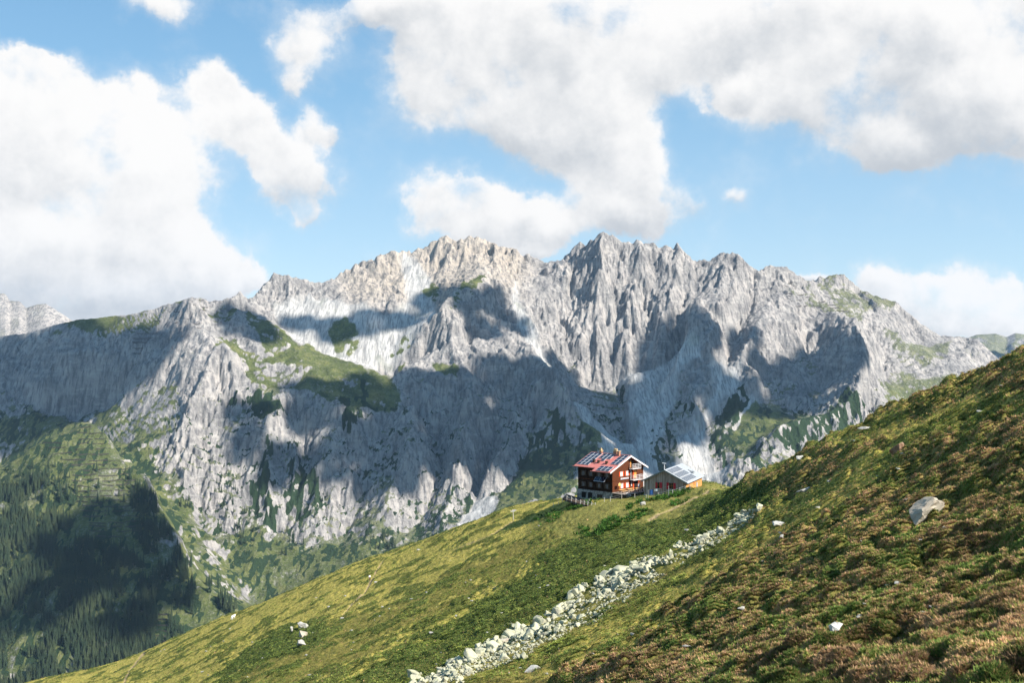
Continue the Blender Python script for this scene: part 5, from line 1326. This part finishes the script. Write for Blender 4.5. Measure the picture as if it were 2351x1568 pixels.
# ------------------------------------------------------------------ spruces
def needle_material():
    m, nt, b = new_mat('spruce_needles'); p = pos(nt); n = nt.noise(p, 0.35, 4, .6)
    n0 = nt.noise(p, 0.02, 2, .5)
    c = nt.mix(n, (0.008, 0.02, 0.011, 1), (0.036, 0.06, 0.028, 1)); c = nt.mix(nt.maprange(n0, .4, .65, 0, .5), c, (0.06, 0.075, 0.03, 1))
    nt.put(b.inputs['Base Color'], c); b.inputs['Roughness'].default_value = .9; return m
NM = needle_material(); BK = flat_mat('spruce_bark', (0.09, 0.06, 0.045), .95, .3)
def spruce(seed, h, wdt, tiers):
    r = np.random.default_rng(seed); tr = MB().tube([(0, 0, -1.5), (0, 0, h * .5), (0, 0, h * .97)], .022 * h, 5, r1=.004 * h)
    cr = MB()
    for t_ in range(tiers):
        f = t_ / (tiers - 1); zz = h * (.10 + .84 * f); rad = wdt * (1 - f) ** .85 * (.85 + .3 * r.random()) + .25; nb = 7 if f < .7 else 5
        a0 = r.random() * 6.28
        for k in range(nb):
            a = a0 + k * 6.283 / nb + r.normal() * .15; q = rad * (.7 + .5 * r.random()); sp = .55 * 6.283 / nb
            tip = (math.cos(a) * q, math.sin(a) * q, zz - q * .42); l_ = (math.cos(a - sp) * q * .62, math.sin(a - sp) * q * .62, zz - q * .42); rr = (math.cos(a + sp) * q * .62, math.sin(a + sp) * q * .62, zz - q * .42)
            up = (0, 0, zz + h * .075); cr.add([up, l_, tip, rr], [(0, 1, 2), (0, 2, 3)])
    return tr, cr
kinds = []
for i in range(5):
    h = [24, 21, 27, 17, 22][i]; tr_, cr_ = spruce(40 + i, h, [3.6, 3.4, 3.9, 3.2, 3.0][i], [11, 10, 12, 9, 10][i])
    m_ = MB(); m_.v = list(cr_.v); m_.f = list(cr_.f); m_.m = list(cr_.m); m_.add(tr_.v, tr_.f, 1)
    kinds.append((m_.mesh('spruce', [NM, BK], fix=False), tr_.mesh('trunk', BK), cr_.mesh('crown', NM, fix=False)))
WOODS = [ # region, density per sheet px^2
 ([(-30,1140),(20,1115),(60,1120),(110,1150),(150,1190),(190,1235),(225,1260),(300,1290),(345,1310),(360,1420),(350,1500),(300,1560),(240,1640),(-40,1640)], .03042),
 ([(390,1370),(420,1330),(450,1350),(450,1400),(425,1460),(370,1520),(330,1560),(345,1480),(385,1470)], .0209),
 ([(300,1120),(330,1118),(352,1145),(385,1215),(410,1260),(440,1320),(425,1345),(380,1330),(340,1290),(318,1240),(300,1180)], .0247),
 ([(230,1230),(300,1280),(380,1330),(420,1345),(390,1400),(300,1330),(240,1290)], .0152),
 ([(470,1335),(500,1345),(545,1400),(530,1420),(495,1390)], .0304), ([(428,1296),(442,1294),(450,1325),(438,1330)], .0228),
 ([(60,1075),(90,1062),(112,1075),(115,1120),(75,1140),(50,1120)], .0266), ([(0,1080),(40,1065),(60,1090),(30,1130),(-10,1140)], .006),
 ([(130,1100),(160,1110),(165,1150),(140,1165),(120,1140)], .009), ([(90,1030),(300,1090),(300,1200),(180,1200),(100,1100)], .0012),
 ([(405,1120),(440,1130),(438,1170),(415,1175)], .0228), ([(850,1215),(900,1235),(910,1265),(860,1270),(840,1240)], .009),
 ([(495,1090),(560,1140),(600,1230),(570,1280),(520,1230),(490,1150)], .0045), ([(600,1200),(700,1240),(690,1290),(620,1270)], .004),
 ([(720,1080),(760,1160),(720,1200),(690,1140)], .002), ([(1190,1000),(1330,1000),(1340,1140),(1200,1120)], .0012), ([(540,920),(650,940),(640,960),(560,945)], .004),
]
tp = []
for poly, dn in WOODS:
    xs = [p[0] for p in poly]; ys = [p[1] for p in poly]; n = int((max(xs) - min(xs)) * (max(ys) - min(ys)) * dn * 1.15)
    px = rng.uniform(min(xs), max(xs), n); py = rng.uniform(min(ys), max(ys), n); k = inpoly(px, py, poly) & (fbm(px / 38, py / 30, 850, 3) > -.10)
    tp += list(zip(px[k], py[k]))
tp = [far_at(a, b) for a, b in tp]; tp = [p for p in tp if p is not None]
vis = []
for p in tp:   # largest in the picture and not below the near crest come first
    sx_, sy_ = CX + p.x / p.y * F, CY - p.z / p.y * F
    vis.append((p.y if sy_ < np.interp((sx_ - CX) / F, HU, HVIS[-1]) + 14 and 0 < sx_ else 1e6))
order = np.argsort(vis); sV, sF, sM = [], [], []; off = 0; first = [None] * 5
for rank, k in enumerate(order):
    p = tp[k]; i = int(rng.integers(0, 5)); s = .85 + .6 * rng.random(); s *= 1.0 if p.y < 3300 else .8
    rz = rng.random() * 6.28
    if rank < 300:
        if first[i] is None:
            o = empty('spruce_tree', p, rz); o.scale = (s, s, s * 1.08)
            link(bpy.data.objects.new('trunk', kinds[i][1]), o); link(bpy.data.objects.new('crown', kinds[i][2]), o); first[i] = o
        else:
            o = copy_tree(first[i]); o.location = p; o.rotation_euler = (0, 0, rz); o.scale = (s, s, s * 1.08)
        tag(o, 'slender dark green spruce in the steep forest across the valley', 'tree', 'spruces of the valley forest')
    else:
        me = kinds[i][0]; co_ = np.empty(len(me.vertices) * 3, np.float32); me.vertices.foreach_get('co', co_); co_ = co_.reshape(-1, 3)
        c_, s_ = math.cos(rz), math.sin(rz); R_ = np.array([[c_, -s_, 0], [s_, c_, 0], [0, 0, 1.08]])
        sV.append((co_ @ R_.T) * s + np.array(p)); sF += [tuple(q + off for q in f.vertices) for f in me.polygons]; sM += [f.material_index for f in me.polygons]; off += len(co_)
if sV:
    me = bpy.data.meshes.new('forest'); me.from_pydata(np.concatenate(sV).tolist(), [], sF); me.materials.append(NM); me.materials.append(BK); me.polygons.foreach_set('material_index', sM); me.update()
    tag(link(bpy.data.objects.new('forest', me)), 'dark spruce forest covering the lower spur on the left', 'forest', kind='stuff')
print('trees', len(tp), round(time.time() - T0, 1))

# ------------------------------------------------------------------ avalanche barriers
M['barrier'] = flat_mat('brown_steel_and_timber', (0.06, 0.05, 0.045), .8, .3, 1.0)
def barrier(px0, px1, py, label, group, h=3.2):
    a, b = far_at(px0, py), far_at(px1, py + random.uniform(-3, 3))
    if a is None or b is None or (a - b).length > 260: return
    d = b - a; n = max(2, int(d.length / 5)); mb = MB()
    pts = []
    for i in range(n + 1):
        q = a + d * (i / n); g = float(far_z(np.array([q.x]), np.array([q.y]))[0]); q.z = 0.65 * q.z + 0.35 * max(min(g, q.z + 6), q.z - 6); pts.append(q - a)
    for q in pts: mb.box(q.x - .18, q.x + .18, q.y - .18, q.y + .18, q.z - 2.5, q.z + h); mb.tube([q + Vector((0, -1.9, -1.2)), q + Vector((0, -.1, h * .8))], .15, 4)
    for q, r_ in zip(pts[:-1], pts[1:]):
        for k in range(5):
            z0 = .35 + k * h / 5.2; mb.add([q + Vector((0, -.2, z0)), r_ + Vector((0, -.2, z0)), r_ + Vector((0, -.2, z0 + .42)), q + Vector((0, -.2, z0 + .42)), q + Vector((0, -.05, z0)), r_ + Vector((0, -.05, z0)), r_ + Vector((0, -.05, z0 + .42)), q + Vector((0, -.05, z0 + .42))], [(0,1,2,3),(7,6,5,4),(0,4,5,1),(3,2,6,7)])
    o = mb.build('avalanche_barrier', M['barrier']); o.location = a
    tag(o, label, 'avalanche barrier', group)
y_ = 985
while y_ < 1245:
    l = np.interp(y_, [975, 1000, 1060, 1130, 1250], [192, 180, 165, 170, 215]); r_ = np.interp(y_, [975, 1000, 1060, 1130, 1180, 1250], [225, 245, 285, 330, 335, 335])
    x0 = l + random.uniform(-6, 8)
    while x0 < r_ - 14:
        w = random.uniform(22, 48); barrier(x0, min(x0 + w, r_), y_ + random.uniform(-2, 2), 'low dark avalanche barrier following the contour of the forested spur', 'avalanche barriers on the forested spur'); x0 += w + random.uniform(3, 9)
    y_ += random.uniform(10.5, 13.5)
for y_ in (1020, 1032, 1045, 1058):
    barrier(100 + (y_ - 1020), 140 + (y_ - 1020), y_, 'low dark avalanche barrier following the contour of the forested spur', 'avalanche barriers on the forested spur')
for y_ in (1415, 1428, 1440, 1452, 1464, 1478): barrier(348 + (y_ - 1415) * .1, 384, y_, 'low terrace barrier in the steep meadow gap between the spruces', 'terrace barriers in the meadow gap')
for (a, b, y_) in ((430,473,688),(417,446,706),(448,478,708),(400,414,718),(460,474,716),(400,432,737),(355,368,740),(397,407,746),(445,463,746),(337,364,758),(452,462,757),(314,360,770),(306,350,780),(304,337,790),(303,345,802),(308,342,813)):
    barrier(a, b, y_, 'dark avalanche barrier below the left summit with the stepped pyramid', 'avalanche barriers on the left summit', 4.2)
for (a, b, y_) in ((1809,1820,650),(1799,1810,657),(1819,1830,657),(1802,1820,674),(1829,1846,677),(1809,1830,684),(1849,1873,684),(1816,1839,692),(1876,1893,694),(1826,1853,702),(1862,1886,704),(1899,1920,701),(1906,1926,707),(1919,1950,712)):
    barrier(a, b, y_ + 2, 'dark avalanche barrier on the grassy shoulder right of the main summits', 'avalanche barriers on the right shoulder', 4.0)

# ------------------------------------------------------------------ people and a cow
def skinned(name, joints, edges, radii, mat, parent=None, levels=1):
    me = bpy.data.meshes.new(name); me.from_pydata([tuple(j) for j in joints], edges, []); me.materials.append(mat)
    o = link(bpy.data.objects.new(name, me), parent)
    bm = bmesh.new(); bm.from_mesh(me); ly = bm.verts.layers.skin.verify()
    for i, v in enumerate(bm.verts): v[ly].radius = (radii[i], radii[i]); v[ly].use_root = (i == 0)
    bm.to_mesh(me); bm.free()
    sk = o.modifiers.new('skin', 'SKIN'); sk.use_smooth_shade = True
    sb = o.modifiers.new('smooth', 'SUBSURF'); sb.levels = levels; sb.render_levels = levels
    return o
def person_body_mat(name, top, legs, zw):
    m, nt, b = new_mat(name); tc = nt.node('ShaderNodeTexCoord').outputs['Object']; sp = nt.node('ShaderNodeSeparateXYZ'); nt.l.new(tc, sp.inputs[0])
    zc = sp.outputs[2]
    c = nt.mix(nt.math('GREATER_THAN', zc, zw), (*legs, 1), (*top, 1)); c = nt.mix(nt.math('GREATER_THAN', zc, 1.44), c, (0.5, 0.29, 0.2, 1)); c = nt.mix(nt.math('LESS_THAN', zc, .1), c, (.03, .025, .02, 1))
    nt.put(b.inputs['Base Color'], c); return m
def person(loc, rz, label, top, legs, stride=.22, backpack=None):
    e = empty('person', loc, rz); tag(e, label, 'person')
    J = [(0,0,.95),(0,.01,1.12),(0,.0,1.33),(0,.01,1.46),(0,-.02,1.58),(0,-.03,1.68),
         (-.1,0,.90),(-.11,-stride*.6,.5),(-.11,-stride,.08),(-.11,-stride-.14,.04),
         (.1,0,.90),(.11,stride*.3,.5),(.11,stride,.09),(.11,stride-.13,.04),
         (-.18,0,1.38),(-.24,.06,1.12),(-.22,-.1,.90),(-.21,-.15,.83),(.18,0,1.38),(.25,.03,1.12),(.24,-.14,.92),(.23,-.2,.86)]
    E = [(0,1),(1,2),(2,3),(3,4),(4,5),(0,6),(6,7),(7,8),(8,9),(0,10),(10,11),(11,12),(12,13),(2,14),(14,15),(15,16),(16,17),(2,18),(18,19),(19,20),(20,21)]
    R = [.14,.13,.15,.06,.095,.08,.09,.065,.045,.035,.09,.065,.045,.035,.07,.05,.04,.03,.07,.05,.04,.03]
    bmt = person_body_mat('clothed_figure', top, legs, .98); b = skinned('body', J, E, R, bmt, e, 2)
    hr = MB(); bmh = bmesh.new(); bmesh.ops.create_uvsphere(bmh, u_segments=12, v_segments=8, radius=.105)
    for v in bmh.verts: v.co = Vector((v.co.x * .95, v.co.y + .0, v.co.z * .9 + 1.70)); 
    bmesh.ops.delete(bmh, geom=[v for v in bmh.verts if v.co.z < 1.66 and v.co.y < .03], context='VERTS')
    mh = bpy.data.meshes.new('hair'); bmh.to_mesh(mh); bmh.free(); mh.materials.append(M['hair']); link(bpy.data.objects.new('hair', mh), e)
    for sx_ in (-.035, .035): MB().box(sx_ - .0228, sx_ + .0228, -.135, -.118, 1.615, 1.635).build('eye', M['black_cloth'], e)
    if backpack:
        MB().box(-.16, .16, .12, .32, 1.02, 1.46).build('backpack', M[backpack], e)
    return e
p = hill_at(849, 1337)
if p: person(p, .5, 'hiker in a white top walking on the narrow trail in the left meadow', (.75,.74,.73), (.12,.05,.045))
p = hloc(8.75, -1.1, -.02); person(p, RH + 2.6, 'person in dark clothes standing before the hut door', (.03,.03,.035), (.02,.022,.03), .06)
p = hloc(7.9, -1.5, -.02); person(p, RH + 1.1, 'person in a white shirt and blue trousers on the terrace by the hut door', (.72,.72,.74), (.07,.14,.3), .05)
p = hill_at(534, 1424)
if p:
    cw = empty('cow', p, math.radians(72)); tag(cw, 'pale cow standing on the crest of the left meadow', 'cow')
    J = [(0,0,1.08),(.45,0,1.06),(.78,0,1.08),(1.0,0,1.2),(1.22,0,1.3),(1.5,0,1.12),(-.45,0,1.08),(-.75,0,1.12),(-.86,0,.95),(-.9,0,.5),
         (.6,.2,.85),(.6,.22,.42),(.62,.22,.04),(.6,-.2,.85),(.6,-.22,.42),(.62,-.22,.04),(-.66,.2,.82),(-.76,.22,.42),(-.72,.22,.04),(-.66,-.2,.82),(-.76,-.22,.42),(-.72,-.22,.04),(1.22,.16,1.36),(1.22,-.16,1.36)]
    E = [(0,1),(1,2),(2,3),(3,4),(4,5),(0,6),(6,7),(7,8),(8,9),(2,10),(10,11),(11,12),(2,13),(13,14),(14,15),(7,16),(16,17),(17,18),(7,19),(19,20),(20,21),(4,22),(4,23)]
    R = [.33,.32,.3,.2,.16,.09,.33,.28,.05,.035,.12,.07,.06,.12,.07,.06,.14,.075,.06,.14,.075,.06,.04,.04]
    skinned('body', J, E, R, M['white_cloth'], cw, 2)
    for s in (-1, 1): MB().tube([(1.2, s * .1, 1.42), (1.22, s * .24, 1.5), (1.28, s * .28, 1.62)], .03, 5, r1=.01).build('horn', M['tan_cap'], cw)
print('objects done', round(time.time() - T0, 1))
# ------------------------------------------------------------------ light, sky, camera


sl_ = bpy.data.lights.new('sun', 'SUN'); sl_.energy = 5.0; sl_.angle = math.radians(0.53); sl_.color = (1.0, 0.93, 0.83)
so = link(bpy.data.objects.new('sun', sl_)); so.rotation_euler = (-SUN).to_track_quat('-Z', 'Y').to_euler(); so.location = SUN * 3000

w = bpy.data.worlds.new('World'); scene.world = w; w.use_nodes = True
nt = NT(w.node_tree); nt.n.clear()
wo = nt.node('ShaderNodeOutputWorld'); bg = nt.node('ShaderNodeBackground'); nt.l.new(bg.outputs[0], wo.inputs[0])
sky = nt.node('ShaderNodeTexSky', sky_type='NISHITA'); sky.sun_disc = False; sky.sun_elevation = SUN_EL
sky.sun_rotation = math.atan2(SX, SY); sky.altitude = 2100; sky.air_density = 1.0; sky.dust_density = 0.6; sky.ozone_density = 1.0
bg.inputs['Strength'].default_value = 0.0685
# clouds: soft puffs at directions of their own, broken up by noise; (sheet x, y, rx, ry, weight)
PUFFS = [
 (40,190,120,90,1),(120,250,160,140,1.1),(305,265,75,80,.95),(330,400,170,190,1.15),(80,430,300,190,1.15),(250,600,260,120,1),(440,610,120,75,.95),(60,600,200,110,1.1),(140,680,380,60,1),(470,640,110,50,.9),
 (475,190,60,40,.85),(550,260,85,62,1.05),(630,335,88,72,1.1),(695,425,80,80,1.1),(745,295,40,50,.8),(700,505,65,40,.9),(615,425,55,65,.85),(690,200,45,40,.5),
 (400,12,120,45,.95),(690,50,110,75,.75),(720,140,110,70,.72),(840,20,150,50,.7),
 (1000,60,190,120,.95),(1070,200,190,120,1.05),(1200,80,230,130,1),(1260,280,170,95,.95),(1410,300,110,110,.85),(1390,140,190,130,.95),(1450,430,95,110,.9),(1420,512,110,50,.95),(1330,440,60,60,.55),(1330,360,90,70,.6),
 (1640,50,230,85,1),(1900,70,300,130,1.1),(2150,140,300,160,1.2),(2270,260,180,95,1.1),(1850,230,220,100,.95),(1980,340,120,65,.85),(2045,330,65,60,.9),(1680,212,55,45,.8),(2330,80,200,240,1.2),(1560,120,110,110,.6),
 (1010,440,90,70,.95),(1095,470,100,65,.9),(1205,500,115,65,.95),(960,510,60,50,.7),(1150,535,170,55,.75),(1255,545,60,50,.7),
 (2005,650,65,55,1),(2080,700,120,65,1),(2230,680,110,60,1),(2200,730,200,50,1),(2340,700,70,60,1),(1850,640,60,18,.8),(1200,575,70,20,.8),(150,800,400,60,.8),
 (1680,458,45,22,.36),(1560,450,30,45,.33),
 (1550,20,160,60,1),(1750,20,200,60,1.05),(900,10,120,50,.8),(1330,20,200,80,1),(2330,300,60,40,.7),(2200,30,260,90,1.2),(60,130,50,50,.8),(30,560,160,60,.9),(560,650,60,30,.6),
 # outside the frame
 (-400,300,350,220,1),(-800,500,400,200,1),(2800,300,350,200,1),(3400,500,500,250,1),(600,-350,400,160,1),(1500,-300,500,180,1.1),(2400,-250,400,160,1.1),(1000,-900,600,250,1),(2600,-900,500,300,.9),(-300,-700,500,250,.9),
]
tc = nt.node('ShaderNodeTexCoord').outputs['Generated']
sep = nt.node('ShaderNodeSeparateXYZ'); nt.l.new(tc, sep.inputs[0])
az = nt.math('ARCTAN2', sep.outputs[0], sep.outputs[1])
el = nt.math('ARCSINE', sep.outputs[2])
wp = nt.noise(tc, 12.0, 6, 0.62, 0, out=1)
wps = nt.node('ShaderNodeSeparateXYZ'); nt.l.new(wp, wps.inputs[0])
azv = nt.math('MULTIPLY_ADD', nt.math('SUBTRACT', wps.outputs[0], 0.5), 0.085, az)
elv = nt.math('MULTIPLY_ADD', nt.math('SUBTRACT', wps.outputs[1], 0.5), 0.07, el)
acc = None; dacc = None
PUFFS += [(0, -4000, 1, 1, 0)] * (-len(PUFFS) % 3)
for k in range(0, len(PUFFS), 3):     # three puffs per vector
    A, B, K, W = [], [], [], []
    for (bx, by, rx, ry, wgt) in PUFFS[k:k + 3]:
        a0 = math.atan((bx - CX) / F); e0 = math.atan((CY - by) / F * math.cos(a0))
        K.append((F / rx, F / ry)); A.append(-a0 * F / rx); B.append(-e0 * F / ry); W.append(wgt)
    qx = nt.vmath('MULTIPLY_ADD', azv, tuple(v[0] for v in K), tuple(A))
    qy = nt.vmath('MULTIPLY_ADD', elv, tuple(v[1] for v in K), tuple(B))
    d = nt.vmath('MULTIPLY_ADD', qx, qx, nt.vmath('MULTIPLY', qy, qy))
    f = nt.vmath('MAXIMUM', nt.vmath('MULTIPLY_ADD', d, (-1 / 2.2,) * 3, (1, 1, 1)), (0, 0, 0))
    f = nt.vmath('MULTIPLY', f, f)
    s1 = nt.vmath('DOT_PRODUCT', f, tuple(W), out=1)
    s2 = nt.vmath('DOT_PRODUCT', nt.vmath('MULTIPLY', f, qy), tuple(W), out=1)
    acc = s1 if acc is None else nt.math('ADD', acc, s1)
    dacc = s2 if dacc is None else nt.math('ADD', dacc, s2)
rel = nt.math('DIVIDE', dacc, nt.math('ADD', acc, 0.12))
n1 = nt.noise(tc, 13.0, 9, 0.6, 0.1)
n2 = nt.noise(nt.vmath('ADD', tc, (0.010, 0, 0.014)), 13.0, 6, 0.6, 0.1)
dens = nt.math('ADD', nt.math('MINIMUM', nt.math('MULTIPLY', acc, 0.95), 0.9), nt.math('MULTIPLY', nt.math('SUBTRACT', n1, 0.5), 1.9))
veil = nt.maprange(nt.math('ADD', nt.math('MULTIPLY', acc, 0.75), nt.math('MULTIPLY', nt.math('SUBTRACT', n1, 0.5), 1.3)), 0.02, 0.7, 0.0, 0.42)
alpha = nt.math('MAXIMUM', nt.maprange(dens, 0.28, 0.84), veil)
thick = nt.maprange(dens, 0.45, 1.15, 0.0, 1.0)
lit = nt.math('ADD', nt.math('MULTIPLY', rel, 0.8), nt.math('MULTIPLY', nt.math('SUBTRACT', n1, n2), 1.6))
lit = nt.math('ADD', lit, nt.math('MULTIPLY', nt.math('SUBTRACT', nt.noise(tc, 6.0, 3, 0.5), 0.5), 1.0))
lit = nt.math('ADD', lit, nt.math('MULTIPLY', nt.math('SUBTRACT', 0.5, thick), 0.15))
litc = nt.maprange(lit, -0.85, 0.26)
CW = 6.8
cc = nt.mix(litc, (CW * 0.57, CW * 0.61, CW * 0.66, 1), (CW * 1.02, CW * 1.01, CW * 1.0, 1))
nis = nt.mix(1.0, sky.outputs[0], (1.0, 1.15, 1.2, 1), 'MULTIPLY')
deep = nt.ramp(nt.maprange(el, 0.0, 0.36, 0, 1, False), [(0.0, (0.66, 0.84, 0.96)), (0.25, (0.50, 0.74, 0.94)), (0.6, (0.30, 0.58, 0.85)), (1.0, (0.19, 0.45, 0.76))])
skyc = nt.mix(0.75, nis, nt.vmath('SCALE', deep, 6.6))
fin = nt.mix(alpha, skyc, cc)
nt.put(bg.inputs[0], fin)

cam = bpy.data.cameras.new('camera'); cam.sensor_width = 36; cam.lens = 36 * F / 2350; cam.clip_start = 0.5; cam.clip_end = 60000
co = link(bpy.data.objects.new('camera', cam)); co.location = (0, 0, 0); co.rotation_euler = (math.radians(90), 0, 0)
scene.camera = co
scene.view_settings.view_transform = 'Standard'; scene.view_settings.look = 'None'; scene.view_settings.exposure = 1.07; scene.view_settings.gamma = 1
scene.view_settings.use_curve_mapping = False
cy = scene.cycles
cy.max_bounces = 5; cy.diffuse_bounces = 2; cy.glossy_bounces = 2; cy.transmission_bounces = 2; cy.transparent_max_bounces = 32; cy.volume_bounces = 0
cy.use_denoising = True; cy.denoising_prefilter = 'ACCURATE'; cy.use_adaptive_sampling = False; cy.sample_clamp_indirect = 2.0; cy.caustics_reflective = False; cy.caustics_refractive = False
print('script', round(time.time() - T0, 1), 's')
